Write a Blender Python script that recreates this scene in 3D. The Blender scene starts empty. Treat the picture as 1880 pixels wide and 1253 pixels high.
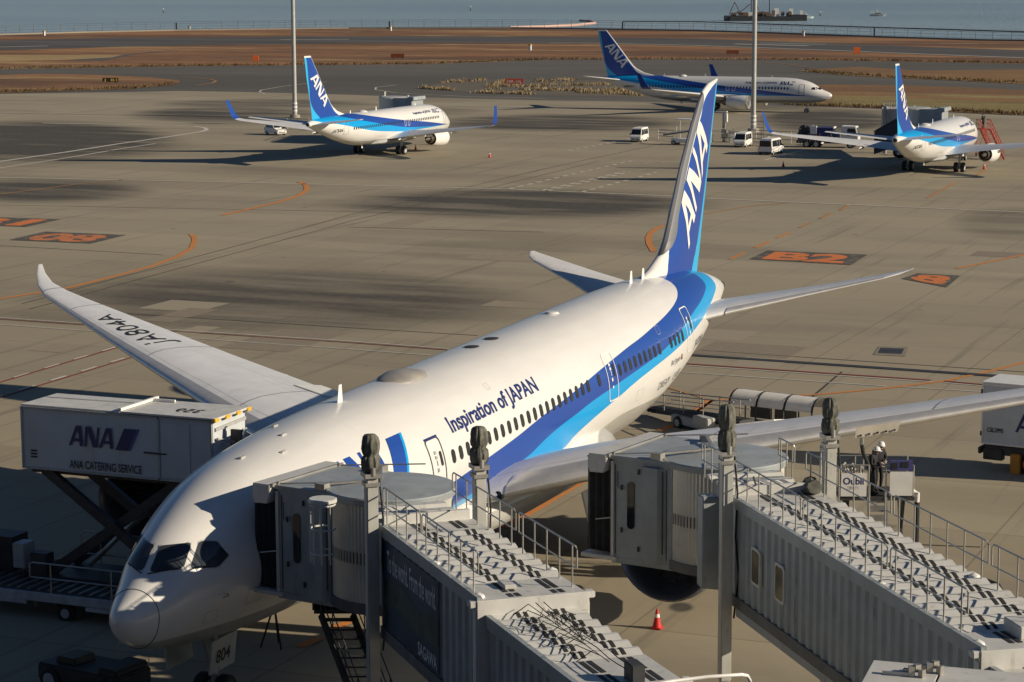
import bpy, bmesh, math, random
import numpy as np
from mathutils import Vector, Matrix
random.seed(7)
R = math.radians
scene = bpy.context.scene
COL = scene.collection
# ------------------------------------------------------------------ camera
F_PX, CX, CY = 4296.9, 940.0, 626.5                      # focal length and centre in pixels of an 1880 wide frame
CAM = np.array([-55.042, -35.270, 22.345])
YAW, PITCH, ROLL = R(22.7294), R(-9.0480), R(-0.2146)
_fw = np.array([math.cos(PITCH)*math.cos(YAW), math.cos(PITCH)*math.sin(YAW), math.sin(PITCH)])
_r = np.cross(_fw, [0, 0, 1]); _r /= np.linalg.norm(_r); _u = np.cross(_r, _fw)
_r, _u = math.cos(ROLL)*_r + math.sin(ROLL)*_u, -math.sin(ROLL)*_r + math.cos(ROLL)*_u
cd = bpy.data.cameras.new('camera'); cam = bpy.data.objects.new('camera', cd); COL.objects.link(cam)
cd.sensor_width = 36; cd.lens = F_PX/1880*36; cd.clip_start = 1; cd.clip_end = 20000
M = Matrix(((_r[0], _u[0], -_fw[0], CAM[0]), (_r[1], _u[1], -_fw[1], CAM[1]), (_r[2], _u[2], -_fw[2], CAM[2]), (0, 0, 0, 1)))
cam.matrix_world = M
scene.camera = cam
# ------------------------------------------------------------------ sky and sun
SUN_AZ, SUN_EL = R(-83), R(21.5)
w = bpy.data.worlds.new('World'); scene.world = w; w.use_nodes = True
nt = w.node_tree; bg = nt.nodes['Background']
sky = nt.nodes.new('ShaderNodeTexSky'); sky.sky_type = 'NISHITA'; sky.sun_disc = False
sky.sun_elevation = SUN_EL; sky.sun_rotation = math.pi/2 - SUN_AZ; sky.altitude = 2200; sky.air_density = 1.0; sky.dust_density = 0.25; sky.ozone_density = 3.5
nt.links.new(sky.outputs[0], bg.inputs[0]); bg.inputs[1].default_value = 0.05
sd = bpy.data.lights.new('sun', 'SUN'); so = bpy.data.objects.new('sun', sd); COL.objects.link(so)
sd.energy = 5.0; sd.angle = R(0.5); sd.color = (1.0, 0.86, 0.66)
S = Vector((math.cos(SUN_AZ)*math.cos(SUN_EL), math.sin(SUN_AZ)*math.cos(SUN_EL), math.sin(SUN_EL)))
so.rotation_euler = S.to_track_quat('Z', 'Y').to_euler()
scene.view_settings.view_transform = 'Standard'; scene.view_settings.look = 'None'
scene.view_settings.exposure = 0.08; scene.view_settings.gamma = 1.0
scene.cycles.max_bounces = 6; scene.cycles.use_denoising = True
# ------------------------------------------------------------------ helpers
def ray(x, y):
    return _fw + _r*(x-CX)/F_PX - _u*(y-CY)/F_PX
def G(x, y, z=0.0):                                       # a point of the photograph laid on the level plane at height z
    d = ray(x, y); return CAM + d*((z-CAM[2])/d[2])
def toimg(P):
    d = np.asarray(P, float)-CAM; k = d @ _fw
    return CX+F_PX*(d @ _r)/k, CY-F_PX*(d @ _u)/k
def tag(o, label=None, cat=None, group=None, kind=None):
    if label: o['label'] = label
    if cat: o['category'] = cat
    if group: o['group'] = group
    if kind: o['kind'] = kind
    return o
def empty(name, loc=(0, 0, 0), rz=0.0, label=None, cat=None, group=None):
    o = bpy.data.objects.new(name, None); COL.objects.link(o)
    o.location = loc; o.rotation_euler = (0, 0, rz); o.empty_display_size = .5
    return tag(o, label, cat, group)
def copy_tree(o, parent=None):
    c = o.copy(); COL.objects.link(c); c.parent = parent
    for ch in list(o.children):
        copy_tree(ch, c)
    return c
class MB:
    def __init__(s): s.v = []; s.f = []; s.uv = None
    def add(s, vs, fs):
        b = len(s.v); s.v += [tuple(map(float, p)) for p in vs]; s.f += [tuple(i+b for i in f) for f in fs]; return s
    def box(s, c, d, rz=0.0, ry=0.0, rx=0.0):
        m = Matrix.Rotation(rz, 3, 'Z') @ Matrix.Rotation(ry, 3, 'Y') @ Matrix.Rotation(rx, 3, 'X')
        P = [Vector(c) + m @ Vector((sx*d[0]/2, sy*d[1]/2, sz*d[2]/2)) for sx in (-1, 1) for sy in (-1, 1) for sz in (-1, 1)]
        return s.add(P, [(0, 1, 3, 2), (4, 6, 7, 5), (0, 4, 5, 1), (2, 3, 7, 6), (0, 2, 6, 4), (1, 5, 7, 3)])
    def hexa(s, P):                                       # 8 corners: bottom loop then top loop
        return s.add(P, [(3, 2, 1, 0), (4, 5, 6, 7), (0, 1, 5, 4), (1, 2, 6, 5), (2, 3, 7, 6), (3, 0, 4, 7)])
    def bar(s, a, b, wd=.05, ht=None, n=4):
        a, b = Vector(a), Vector(b); d = (b-a).normalized()
        up = Vector((0, 0, 1)) if abs(d.z) < .95 else Vector((1, 0, 0))
        x = d.cross(up).normalized(); y = x.cross(d)
        ht = ht or wd
        if n == 4: ring = [(-1, -1), (1, -1), (1, 1), (-1, 1)]; k = .5
        else: ring = [(math.cos(2*math.pi*i/n), math.sin(2*math.pi*i/n)) for i in range(n)]; k = .5
        P = [p + x*(u*wd*k) + y*(v*ht*k) for p in (a, b) for u, v in ring]
        return s.add(P, [tuple(range(n-1, -1, -1)), tuple(range(n, 2*n))] + [(i, (i+1) % n, n+(i+1) % n, n+i) for i in range(n)])
    def tube(s, pts, r, n=6):
        pts = [Vector(p) for p in pts]; rings = []
        for i, p in enumerate(pts):
            d = (pts[min(i+1, len(pts)-1)]-pts[max(i-1, 0)]).normalized()
            up = Vector((0, 0, 1)) if abs(d.z) < .9 else Vector((1, 0, 0))
            x = d.cross(up).normalized(); y = x.cross(d)
            rr = r[i] if isinstance(r, (list, tuple)) else r
            rings.append([p + x*(rr*math.cos(2*math.pi*k/n)) + y*(rr*math.sin(2*math.pi*k/n)) for k in range(n)])
        return s.loft(rings, True, True)
    def loft(s, rings, cap0=False, cap1=False, closed=True):
        n = len(rings[0]); b = len(s.v)
        for r_ in rings: s.v += [tuple(map(float, p)) for p in r_]
        for i in range(len(rings)-1):
            for k in range(n if closed else n-1):
                s.f.append((b+i*n+k, b+i*n+(k+1) % n, b+(i+1)*n+(k+1) % n, b+(i+1)*n+k))
        if cap0: s.f.append(tuple(b+k for k in range(n-1, -1, -1)))
        if cap1: s.f.append(tuple(b+(len(rings)-1)*n+k for k in range(n)))
        return s
    def lathe(s, prof, c=(0, 0, 0), axis='Z', n=24, cap0=True, cap1=True):
        rings = []
        for t, r_ in prof:
            ring = []
            for k in range(n):
                a = 2*math.pi*k/n; p, q = r_*math.cos(a), r_*math.sin(a)
                ring.append((c[0]+p, c[1]+q, c[2]+t) if axis == 'Z' else (c[0]+t, c[1]+p, c[2]+q) if axis == 'X' else (c[0]+p, c[1]+t, c[2]+q))
            rings.append(ring)
        return s.loft(rings, cap0, cap1)
    def prism(s, poly, z0, z1, f=None):                   # polygon in a plane, f(u, v, w) places it
        f = f or (lambda u, v, w_: (u, v, w_)); n = len(poly)
        return s.add([f(u, v, z0) for u, v in poly] + [f(u, v, z1) for u, v in poly],
                     [tuple(range(n-1, -1, -1)), tuple(range(n, 2*n))] + [(i, (i+1) % n, n+(i+1) % n, n+i) for i in range(n)])
    def build(s, name, m, parent=None, smooth=False, bevel=0.0, normals=True, sharp=35):
        me = bpy.data.meshes.new(name); me.from_pydata(s.v, [], s.f); me.update()
        if normals or bevel:
            bm = bmesh.new(); bm.from_mesh(me)
            if normals: bmesh.ops.recalc_face_normals(bm, faces=bm.faces)
            if bevel:
                bmesh.ops.remove_doubles(bm, verts=bm.verts, dist=1e-4)
                bmesh.ops.bevel(bm, geom=[e for e in bm.edges if len(e.link_faces) == 2 and e.calc_face_angle() > .5], offset=bevel, segments=2, affect='EDGES', clamp_overlap=True)
            bm.to_mesh(me); bm.free()
        if smooth:
            me.polygons.foreach_set('use_smooth', [True]*len(me.polygons))
            try: me.set_sharp_from_angle(angle=R(sharp))
            except Exception: pass
        if m is not None: me.materials.append(m)
        if s.uv is not None and not (normals or bevel):
            ul = me.uv_layers.new(name='uv')
            for l in me.loops: ul.data[l.index].uv = s.uv[l.vertex_index]
        o = bpy.data.objects.new(name, me); COL.objects.link(o)
        if parent: o.parent = parent
        return o
# ------------------------------------------------------------------ materials
_M = {}
def nodes(name):
    m = bpy.data.materials.new(name); m.use_nodes = True
    n = m.node_tree; return m, n, n.nodes['Principled BSDF']
def N(n, t, **kw):
    x = n.nodes.new(t)
    for k, v in kw.items(): setattr(x, k, v)
    return x
def math_(n, op, a, b=None, c=None):
    x = N(n, 'ShaderNodeMath', operation=op)
    for i, q in enumerate((a, b, c)):
        if q is None: continue
        if isinstance(q, (int, float)): x.inputs[i].default_value = q
        else: n.links.new(q, x.inputs[i])
    return x.outputs[0]
def mix(n, fac, a, b):
    x = N(n, 'ShaderNodeMix', data_type='RGBA')
    for i, q in ((0, fac), (6, a), (7, b)):
        if isinstance(q, (int, float)): x.inputs[i].default_value = q
        elif isinstance(q, tuple): x.inputs[i].default_value = (*q[:3], 1)
        else: n.links.new(q, x.inputs[i])
    return x.outputs[2]
def noise(n, vec, scale, detail=4, rough=.55):
    x = N(n, 'ShaderNodeTexNoise'); x.inputs['Scale'].default_value = scale; x.inputs['Detail'].default_value = detail; x.inputs['Roughness'].default_value = rough
    if vec is not None: n.links.new(vec, x.inputs['Vector'])
    return x.outputs['Fac']
def ramp(n, fac, a, b):                                   # smooth 0..1 between a and b
    x = N(n, 'ShaderNodeMapRange'); x.interpolation_type = 'SMOOTHSTEP'
    x.inputs[1].default_value = a; x.inputs[2].default_value = b; n.links.new(fac, x.inputs[0]); return x.outputs[0]
def mapping(n, src, sc=(1, 1, 1), rot=(0, 0, 0)):
    x = N(n, 'ShaderNodeMapping'); x.inputs['Scale'].default_value = sc; x.inputs['Rotation'].default_value = rot
    n.links.new(src, x.inputs['Vector']); return x.outputs[0]
def mat(name, rgb, rough=.5, metal=0.0, var=.12, scale=2.0, dirt=None, bump=0.0, coat=0.0):
    if name in _M: return _M[name]
    m, n, b = nodes(name)
    tc = N(n, 'ShaderNodeTexCoord').outputs['Object']
    f = noise(n, tc, scale, 5)
    lo = tuple(c*(1-var) for c in rgb); hi = tuple(min(1, c*(1+var*.7)) for c in rgb)
    col = mix(n, ramp(n, f, .3, .7), lo, hi)
    if dirt:
        g = noise(n, mapping(n, tc, (1, 1, .25)), scale*2.3, 6, .65)
        col = mix(n, ramp(n, g, .55, .75), col, dirt)
    n.links.new(col, b.inputs['Base Color'])
    b.inputs['Roughness'].default_value = rough; b.inputs['Metallic'].default_value = metal
    if coat: b.inputs['Coat Weight'].default_value = coat; b.inputs['Coat Roughness'].default_value = .12
    if bump:
        bp = N(n, 'ShaderNodeBump'); bp.inputs['Strength'].default_value = bump; bp.inputs['Distance'].default_value = .02
        n.links.new(noise(n, tc, scale*8, 3), bp.inputs['Height']); n.links.new(bp.outputs[0], b.inputs['Normal'])
    _M[name] = m; return m
def fcurve(n, x, pts, sx, sy):                            # y(x) as a curve node
    c = N(n, 'ShaderNodeFloatCurve'); cm = c.mapping.curves[0]
    P = [(a/sx, b_/sy) for a, b_ in pts]
    cm.points[0].location = P[0]; cm.points[1].location = P[-1]
    for q in P[1:-1]: cm.points.new(*q)
    for q in cm.points: q.handle_type = 'VECTOR' if len(P) < 4 else 'AUTO_CLAMPED'
    c.mapping.use_clip = False; c.mapping.update()
    n.links.new(math_(n, 'DIVIDE', x, sx), c.inputs['Value'])
    return math_(n, 'MULTIPLY', c.outputs[0], sy)
BLUE = (.016, .066, .33); CYAN = (.005, .33, .72); WHITE = (.74, .735, .715); NAVY = (.015, .022, .11)
def livery(name, up, mid, low, belly, grey=(.42, .42, .40)):
    m, n, b = nodes(name)
    tc = N(n, 'ShaderNodeTexCoord').outputs['Object']
    sp = N(n, 'ShaderNodeSeparateXYZ'); n.links.new(tc, sp.inputs[0]); x, z = sp.outputs[0], sp.outputs[2]
    f = noise(n, mapping(n, tc, (.25, 1, 1)), 1.3, 5)
    wh = mix(n, ramp(n, f, .35, .7), tuple(c*.94 for c in WHITE), WHITE)
    # faint frame joints every few metres
    j = math_(n, 'FRACT', math_(n, 'DIVIDE', x, 6.1)); jl = math_(n, 'LESS_THAN', j, .0022)
    wh = mix(n, math_(n, 'MULTIPLY', jl, .35), wh, (.3, .3, .3))
    c = mix(n, math_(n, 'GREATER_THAN', z, fcurve(n, x, low, 60, 12)), wh, CYAN)
    c = mix(n, math_(n, 'GREATER_THAN', z, fcurve(n, x, mid, 60, 12)), c, BLUE)
    c = mix(n, math_(n, 'GREATER_THAN', z, fcurve(n, x, up, 60, 12)), c, wh)
    g = mix(n, ramp(n, noise(n, mapping(n, tc, (.3, 1, 2)), 2.0, 6, .7), .45, .75), grey, tuple(q*.72 for q in grey))
    c = mix(n, math_(n, 'LESS_THAN', z, fcurve(n, x, belly, 60, 12)), c, g)
    n.links.new(c, b.inputs['Base Color']); b.inputs['Roughness'].default_value = .28
    b.inputs['Coat Weight'].default_value = .3; b.inputs['Coat Roughness'].default_value = .08
    return m
def finpaint(name, metal, white, cyan, top):
    m, n, b = nodes(name)
    tc = N(n, 'ShaderNodeTexCoord').outputs['Object']
    sp = N(n, 'ShaderNodeSeparateXYZ'); n.links.new(tc, sp.inputs[0]); x, z = sp.outputs[0], sp.outputs[2]
    c = mix(n, math_(n, 'GREATER_THAN', x, fcurve(n, z, cyan, 20, 60)), BLUE, (.03, .42, .74))
    wl = math_(n, 'LESS_THAN', x, fcurve(n, z, white, 20, 60))
    c = mix(n, wl, c, WHITE); c = mix(n, math_(n, 'GREATER_THAN', z, top), c, WHITE)
    ml = math_(n, 'LESS_THAN', x, fcurve(n, z, metal, 20, 60))
    c = mix(n, ml, c, (.46, .43, .39))
    n.links.new(c, b.inputs['Base Color']); n.links.new(math_(n, 'MULTIPLY', ml, .85), b.inputs['Metallic'])
    b.inputs['Roughness'].default_value = .3
    return m
def wingpaint(name, rgb, lines):
    m, n, b = nodes(name)
    tc = N(n, 'ShaderNodeTexCoord'); sp = N(n, 'ShaderNodeSeparateXYZ'); n.links.new(tc.outputs['UV'], sp.inputs[0]); u, v = sp.outputs[0], sp.outputs[1]
    f = noise(n, mapping(n, tc.outputs['Object'], (.5, .5, .5)), 1.5, 6)
    c = mix(n, ramp(n, f, .3, .75), tuple(q*.9 for q in rgb), rgb)
    st = noise(n, mapping(n, tc.outputs['UV'], (2, 60, 1)), 1.0, 3)
    c = mix(n, math_(n, 'MULTIPLY', ramp(n, st, .5, .8), .18), c, (.2, .2, .19))
    for axis, pos, wd in lines:
        q = u if axis == 'u' else v
        k = math_(n, 'LESS_THAN', math_(n, 'ABSOLUTE', math_(n, 'SUBTRACT', q, pos)), wd)
        c = mix(n, math_(n, 'MULTIPLY', k, .7), c, (.10, .10, .10))
    n.links.new(c, b.inputs['Base Color']); b.inputs['Roughness'].default_value = .38
    return m
m_white = mat('white_paint', (.78, .77, .74), .35, var=.06)
m_glass = mat('dark_glass', (.016, .02, .026), .06, var=.2)
m_win = mat('cabin_window_glass', (.028, .028, .027), .35, var=.3)
m_black = mat('black_rubber', (.018, .018, .018), .75)
m_dark = mat('dark_steel', (.045, .046, .05), .55, var=.25)
m_metal = mat('bare_metal', (.72, .70, .66), .32, .55, var=.08)
m_steel = mat('galvanised_steel', (.36, .35, .32), .42, .55, var=.2)
m_blue = mat('blue_paint', BLUE, .3, var=.05)
m_cyan = mat('cyan_paint', CYAN, .3, var=.05)
m_navy = mat('navy_lettering', (.015, .027, .135), .4, var=.05)
m_ink = mat('black_lettering', (.02, .02, .022), .5, var=.1)
m_grey = mat('grey_paint', (.42, .43, .42), .45, var=.08, dirt=(.30, .29, .27))
m_bridge = mat('bridge_panel', (.33, .365, .38), .42, var=.12, scale=1.2, dirt=(.20, .215, .22))
m_orange = mat('orange_board', (.75, .16, .03), .5)
m_red = mat('red_plastic', (.62, .03, .025), .45, var=.15)
m_canvas = mat('canvas_cover', (.13, .13, .108), .85, var=.4, scale=5)
m_yellow = mat('yellow_paint', (.70, .45, .05), .5)
# ------------------------------------------------------------------ flat lettering, later laid onto surfaces
def text2d(body, h=1.0, wfit=None, bold=0.0, shear=0.0, space=1.0):
    cu = bpy.data.curves.new('t', 'FONT'); cu.body = body; cu.size = 1; cu.offset = bold; cu.shear = shear; cu.resolution_u = 3; cu.space_character = space
    o = bpy.data.objects.new('t', cu); COL.objects.link(o)
    dg = bpy.context.evaluated_depsgraph_get(); me = o.evaluated_get(dg).to_mesh()
    V = np.array([v.co[:2] for v in me.vertices]); Fs = [tuple(p.vertices) for p in me.polygons]
    o.evaluated_get(dg).to_mesh_clear(); bpy.data.objects.remove(o); bpy.data.curves.remove(cu)
    V = V - [V[:, 0].min(), 0]; cap = .73
    sx = (wfit/V[:, 0].max()) if wfit else h/cap
    return V*[sx, h/cap], Fs
LOGO_A = [(0, 0), (.43, 1), (.73, 1), (.81, 0), (.62, 0), (.61, .22), (.25, .22), (.32, .36), (.60, .36), (.53, .80), (.14, 0)]
LOGO_N = [(.88, 0), (.97, 1), (1.27, 1), (1.55, .22), (1.64, 1), (1.77, 1), (1.62, 0), (1.36, 0), (1.09, .80), (1.0, 0)]
LOGO = [LOGO_A, LOGO_N, [(u+1.70, v) for u, v in LOGO_A]]
SLASH = [(2.62, -.03), (3.15, 1.04), (3.85, 1.04), (3.30, -.03)]; SLASH2 = [(3.31, -.03), (3.86, 1.04), (3.98, 1.04), (3.43, -.03)]
def poly2d(polys, step=None):                             # triangulated and cut into strips
    bm = bmesh.new()
    for P in polys:
        bm.faces.new([bm.verts.new((u, v, 0)) for u, v in P])
    bmesh.ops.triangulate(bm, faces=bm.faces)
    if step:
        vs = [v.co.y for v in bm.verts]; y = min(vs)+step
        while y < max(vs):
            bmesh.ops.bisect_plane(bm, geom=bm.verts[:]+bm.edges[:]+bm.faces[:], plane_co=(0, y, 0), plane_no=(0, 1, 0)); y += step
    bm.verts.index_update()
    V = np.array([v.co[:2] for v in bm.verts]); Fs = [tuple(v.index for v in f.verts) for f in bm.faces]; bm.free(); return V, Fs
def decal(name, vf, f, m, parent):
    V, Fs = vf; b = MB(); b.add([f(u, v) for u, v in V], Fs); return b.build(name, m, parent, normals=False)
def round_rect(w_, h_, r_, n=4):
    P = []
    for cx_, cy_, a0 in ((w_/2-r_, h_/2-r_, 0), (-w_/2+r_, h_/2-r_, 90), (-w_/2+r_, -h_/2+r_, 180), (w_/2-r_, -h_/2+r_, 270)):
        for k in range(n+1):
            a = R(a0+90*k/n); P.append((cx_+r_*math.cos(a), cy_+r_*math.sin(a)))
    return P
def ring2d(P, t, seg=.25):                                # outline band of a polygon, t wide, subdivided
    Q = []
    for i, a in enumerate(P):
        b_ = P[(i+1) % len(P)]; L = math.hypot(b_[0]-a[0], b_[1]-a[1]); k = max(1, int(L/seg))
        Q += [(a[0]+(b_[0]-a[0])*j/k, a[1]+(b_[1]-a[1])*j/k) for j in range(k)]
    W_ = max(abs(a) for a, _ in P); H_ = max(abs(b_) for _, b_ in P)
    I = [(a*(1-t/W_), b_*(1-t/H_)) for a, b_ in Q]; n = len(Q)
    return np.array(Q+I), [(i, (i+1) % n, n+(i+1) % n, n+i) for i in range(n)]
# ------------------------------------------------------------------ aircraft
class Fus:                                                # lofted fuselage: x aft, top, bottom, height of the widest line, half width
    def __init__(s, T):
        s.T = np.array(T, float); X = s.T[:, 0]; h = np.diff(X); s.m = np.zeros_like(s.T)
        for k in range(1, 5):
            dl = np.diff(s.T[:, k])/h
            for i in range(1, len(X)-1):
                if dl[i-1]*dl[i] > 0:
                    w1, w2 = 2*h[i]+h[i-1], h[i]+2*h[i-1]; s.m[i, k] = (w1+w2)/(w1/dl[i-1]+w2/dl[i])
            s.m[0, k], s.m[-1, k] = dl[0], dl[-1]
    def at(s, x):
        T = s.T; x = min(max(x, T[0, 0]), T[-1, 0]); i = min(max(int(np.searchsorted(T[:, 0], x))-1, 0), len(T)-2)
        h = T[i+1, 0]-T[i, 0]; t = (x-T[i, 0])/h
        return [(1+2*t)*(1-t)**2*T[i, k]+t*(1-t)**2*h*s.m[i, k]+t*t*(3-2*t)*T[i+1, k]+t*t*(t-1)*h*s.m[i+1, k] for k in range(1, 5)]
    def pt(s, x, th, off=0.0):                            # th: 0 = right side, pi/2 = crown, pi = left side
        top, bot, zm, hw = s.at(x); si, c = math.sin(th), math.cos(th); h = (top-zm) if si > 0 else (zm-bot)
        return (x, (hw+off)*c, zm+(h+off)*si)
    def th0(s, x, z, side):
        top, bot, zm, hw = s.at(x); h = (top-zm) if z > zm else (zm-bot)
        a = math.asin(max(-1, min(1, (z-zm)/max(h, 1e-4)))); return a if side > 0 else math.pi-a
    def side(s, x, z0, up, side, off=.012):               # a point `up` metres of skin above height z0
        top, bot, zm, hw = s.at(x); return s.pt(x, s.th0(x, z0, side)+(up/((top-bot)/2))*(1 if side > 0 else -1), off)
    def mesh(s, xs, n=72):
        b = MB(); b.loft([[s.pt(x, 2*math.pi*k/n) for k in range(n)] for x in xs], True, True); return b
    def inside(s, P):
        if not 0 < P[0] < s.T[-1, 0]: return False
        top, bot, zm, hw = s.at(P[0]); dz = P[2]-zm; h = (top-zm) if dz > 0 else (zm-bot)
        return (P[1]/max(hw, 1e-6))**2+(dz/max(h, 1e-6))**2 < 1
    def hit(s, x, y, off=.01):                            # where the line of sight of a photo point meets the skin
        d = ray(x, y); a, t = None, 55.0
        while t < 140 and not s.inside(CAM+d*t): t += .1
        lo, hi = t-.1, t
        for _ in range(18):
            mid = (lo+hi)/2
            if s.inside(CAM+d*mid): hi = mid
            else: lo = mid
        return CAM+d*(lo-off)
FOIL = [(1, 0), (.85, .028), (.7, .05), (.5, .072), (.3, .082), (.18, .074), (.09, .056), (.03, .034), (.008, .018), (0, 0),
        (.008, -.016), (.03, -.026), (.09, -.036), (.18, -.042), (.3, -.044), (.5, -.036), (.7, -.022), (.85, -.010)]
def wing_mb(secs, sgn, c0=0.0, c1=1.0, grow=0.0):         # secs: y, x of leading and trailing edge, z of both, thickness factor
    b = MB(); uv = []; L = len(secs); rings = []
    for i, (y, xl, xt, zl, zt, tk) in enumerate(secs):
        ch = xt-xl; ring = []
        for c, t in FOIL:
            c = c0+c*(c1-c0) if (c0, c1) != (0, 1) else c
            if (c0, c1) != (0, 1):
                up = t >= 0; pts = [(q, w_) for q, w_ in FOIL if (w_ >= 0) == up or q in (0, 1)]; pts.sort()
                t = float(np.interp(c, [q for q, _ in pts], [w_ for _, w_ in pts]))
            ring.append((xl+c*ch-grow*(c < .02), sgn*y, zl+(zt-zl)*c+t*ch*tk+(grow if t > 0 else -grow)))
            uv.append((c, y/secs[-1][0]))
        rings.append(ring)
    if sgn < 0: rings = [list(reversed(r_)) for r_ in rings]; k = len(FOIL); uv = [uv[i*k+(k-1-j)] for i in range(L) for j in range(k)]
    b.loft(rings, True, True); b.uv = uv; return b
def wing_pt(secs, sgn, y, c, off=.02):
    Y = [q[0] for q in secs]; g = lambda k: float(np.interp(y, Y, [q[k] for q in secs]))
    xl, xt, zl, zt, tk = [g(k) for k in range(1, 6)]; ch = xt-xl
    up = sorted((q, t) for q, t in FOIL if t >= 0); t = float(np.interp(c, [q for q, _ in up], [t for _, t in up]))
    return (xl+c*ch, sgn*y, zl+(zt-zl)*c+t*ch*tk+off)
def fin_mb(levels):                                       # z, leading x, trailing x, half thickness
    b = MB(); rings = []
    prof = [(1, 0), (.6, .8), (.3, 1), (.1, .72), (.02, .36), (0, 0), (.02, -.36), (.1, -.72), (.3, -1), (.6, -.8)]
    for z, xl, xt, t in levels:
        rings.append([(xl+c*(xt-xl), k*t, z) for c, k in prof])
    return b.loft(rings, True, True)
def wheel(parent, c, r_, wd):
    t = MB(); t.lathe([(-wd/2, r_*.62), (-wd/2, r_*.9), (-wd*.36, r_), (wd*.36, r_), (wd/2, r_*.9), (wd/2, r_*.62)], c, 'Y', 20)
    o = t.build('wheel', m_black, parent, True)
    h = MB(); h.lathe([(-wd/2-.01, r_*.2), (-wd/2-.012, r_*.58), (wd/2+.012, r_*.58), (wd/2+.01, r_*.2)], c, 'Y', 16); h.build('rim', m_grey, o, True)
    return o
def nacelle(parent, x, y, z, r_, ln, pylon_top, name='engine'):
    prof = [(0.9*r_, .80*r_), (.35*r_, .84*r_), (.08*r_, .88*r_), (0, .95*r_), (.05*r_, .995*r_), (.3*r_, 1.03*r_), (.9*r_, 1.045*r_), (ln*.5, 1.02*r_), (ln*.8, .92*r_), (ln, .76*r_), (ln*.99, .70*r_), (ln*.8, .72*r_)]
    b = MB(); b.lathe([(t, q) for t, q in prof[3:]], (x, y, z), 'X', 40, False, False); o = b.build(name, m_white if r_ < 1.3 else mat('nacelle_paint', (.40, .41, .43), .3, var=.06), parent, True)
    b = MB(); b.lathe([(t, q) for t, q in prof[:6]][::-1], (x, y, z), 'X', 40, False, False); b.build('inlet_lip', m_metal if r_ < 1.3 else mat('shade_toned_lip_metal', (.13, .14, .16), .3, .6), o, True)  # wide-body lip darkened: shade on the engine front put into the metal colour
    b = MB(); b.lathe([(.9*r_, .82*r_), (.91*r_, .05)], (x, y, z), 'X', 40, False, True); b.lathe([(.45*r_, .02), (.7*r_, .16*r_), (.92*r_, .27*r_)], (x, y, z), 'X', 20)
    for k in range(18):
        a = 2*math.pi*k/18; ca, sa = math.cos(a), math.sin(a)
        b.bar((x+.84*r_, y+.26*r_*ca, z+.26*r_*sa), (x+.88*r_, y+.80*r_*ca, z+.80*r_*sa), .16*r_, .03)
    b.build('fan', mat('fan_titanium', (.05, .055, .07), .35, .6), o, False)
    b = MB(); b.lathe([(ln*.75, .62*r_), (ln*1.12, .50*r_), (ln*1.18, .45*r_), (ln*1.16, .40*r_)], (x, y, z), 'X', 32, False, False)
    b.lathe([(ln*1.05, .36*r_), (ln*1.25, .26*r_), (ln*1.42, .04)], (x, y, z), 'X', 24)
    b.lathe([(ln*1.06, .46*r_), (ln*1.061, .30*r_)], (x, y, z), 'X', 24, False, False)
    b.lathe([(ln*.82, .72*r_), (ln*.83, .58*r_)], (x, y, z), 'X', 24, False, False)
    b.build('exhaust_nozzle', mat('exhaust_metal', (.20, .17, .14), .35, .8), o, True)
    b = MB()
    for s0 in (1,):
        b.hexa([(x+ln*.25, y-.12, z+r_*.95), (x+ln*1.3, y-.2, z+r_*.75), (x+ln*1.3, y+.2, z+r_*.75), (x+ln*.25, y+.12, z+r_*.95),
                (x+ln*.35, y-.1, z+r_*1.08), (x+ln*1.7, y-.16, pylon_top), (x+ln*1.7, y+.16, pylon_top), (x+ln*.35, y+.1, z+r_*1.08)])
    b.build('pylon', m_grey, o, False, .03)
    return o
def gear(parent, x, y, top, r_, wd, pairs, name):
    b = MB(); b.tube([(x, y, top), (x, y, r_)], r_*.24, 10); b.bar((x-.9, y, top), (x, y, r_*1.6), r_*.2)
    b.bar((x, y-wd*1.3, r_), (x, y+wd*1.3, r_), r_*.3, n=8)
    if pairs > 1: b.bar((x-r_*1.15, y, r_), (x+r_*1.15, y, r_), r_*.36)
    o = b.build(name, m_grey, parent)
    for dx in ([0] if pairs == 1 else [-r_*1.12, r_*1.12]):
        for s in (-1, 1): wheel(o, (x+dx, y+s*wd*.95, r_), r_, wd)
    return o
# ---- the wide-body at the stand (nose at the origin, tail towards +x, its left side faces -y)
T787 = [[0, 4.02, 4.02, 4.02, 0], [.12, 4.28, 3.70, 4.0, .27], [.5, 4.50, 3.28, 3.98, .56], [1, 4.76, 3.0, 4.04, .80], [1.64, 5.13, 2.80, 4.14, 1.06], [2.3, 5.74, 2.66, 4.28, 1.31], [3, 6.10, 2.55, 4.4, 1.56],
        [4, 6.53, 2.42, 4.54, 1.88], [5, 6.9, 2.34, 4.66, 2.14], [6, 7.18, 2.28, 4.76, 2.37], [8, 7.53, 2.23, 4.91, 2.65], [10, 7.74, 2.21, 5.01, 2.78], [12, 7.87, 2.2, 5.06, 2.83], [14, 7.95, 2.2, 5.1, 2.86],
        [20, 8.08, 2.2, 5.15, 2.87], [30, 8.26, 2.25, 5.23, 2.87], [37, 8.4, 2.3, 5.3, 2.87], [40, 8.44, 2.6, 5.42, 2.83], [43, 8.44, 3.2, 5.7, 2.66], [46, 8.38, 3.95, 6.05, 2.35], [49, 8.22, 4.75, 6.4, 1.88],
        [52, 7.85, 5.5, 6.65, 1.3], [54, 7.42, 6.0, 6.7, .84], [55.4, 7.0, 6.32, 6.66, .44], [56.15, 6.7, 6.5, 6.6, .15]]
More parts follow.
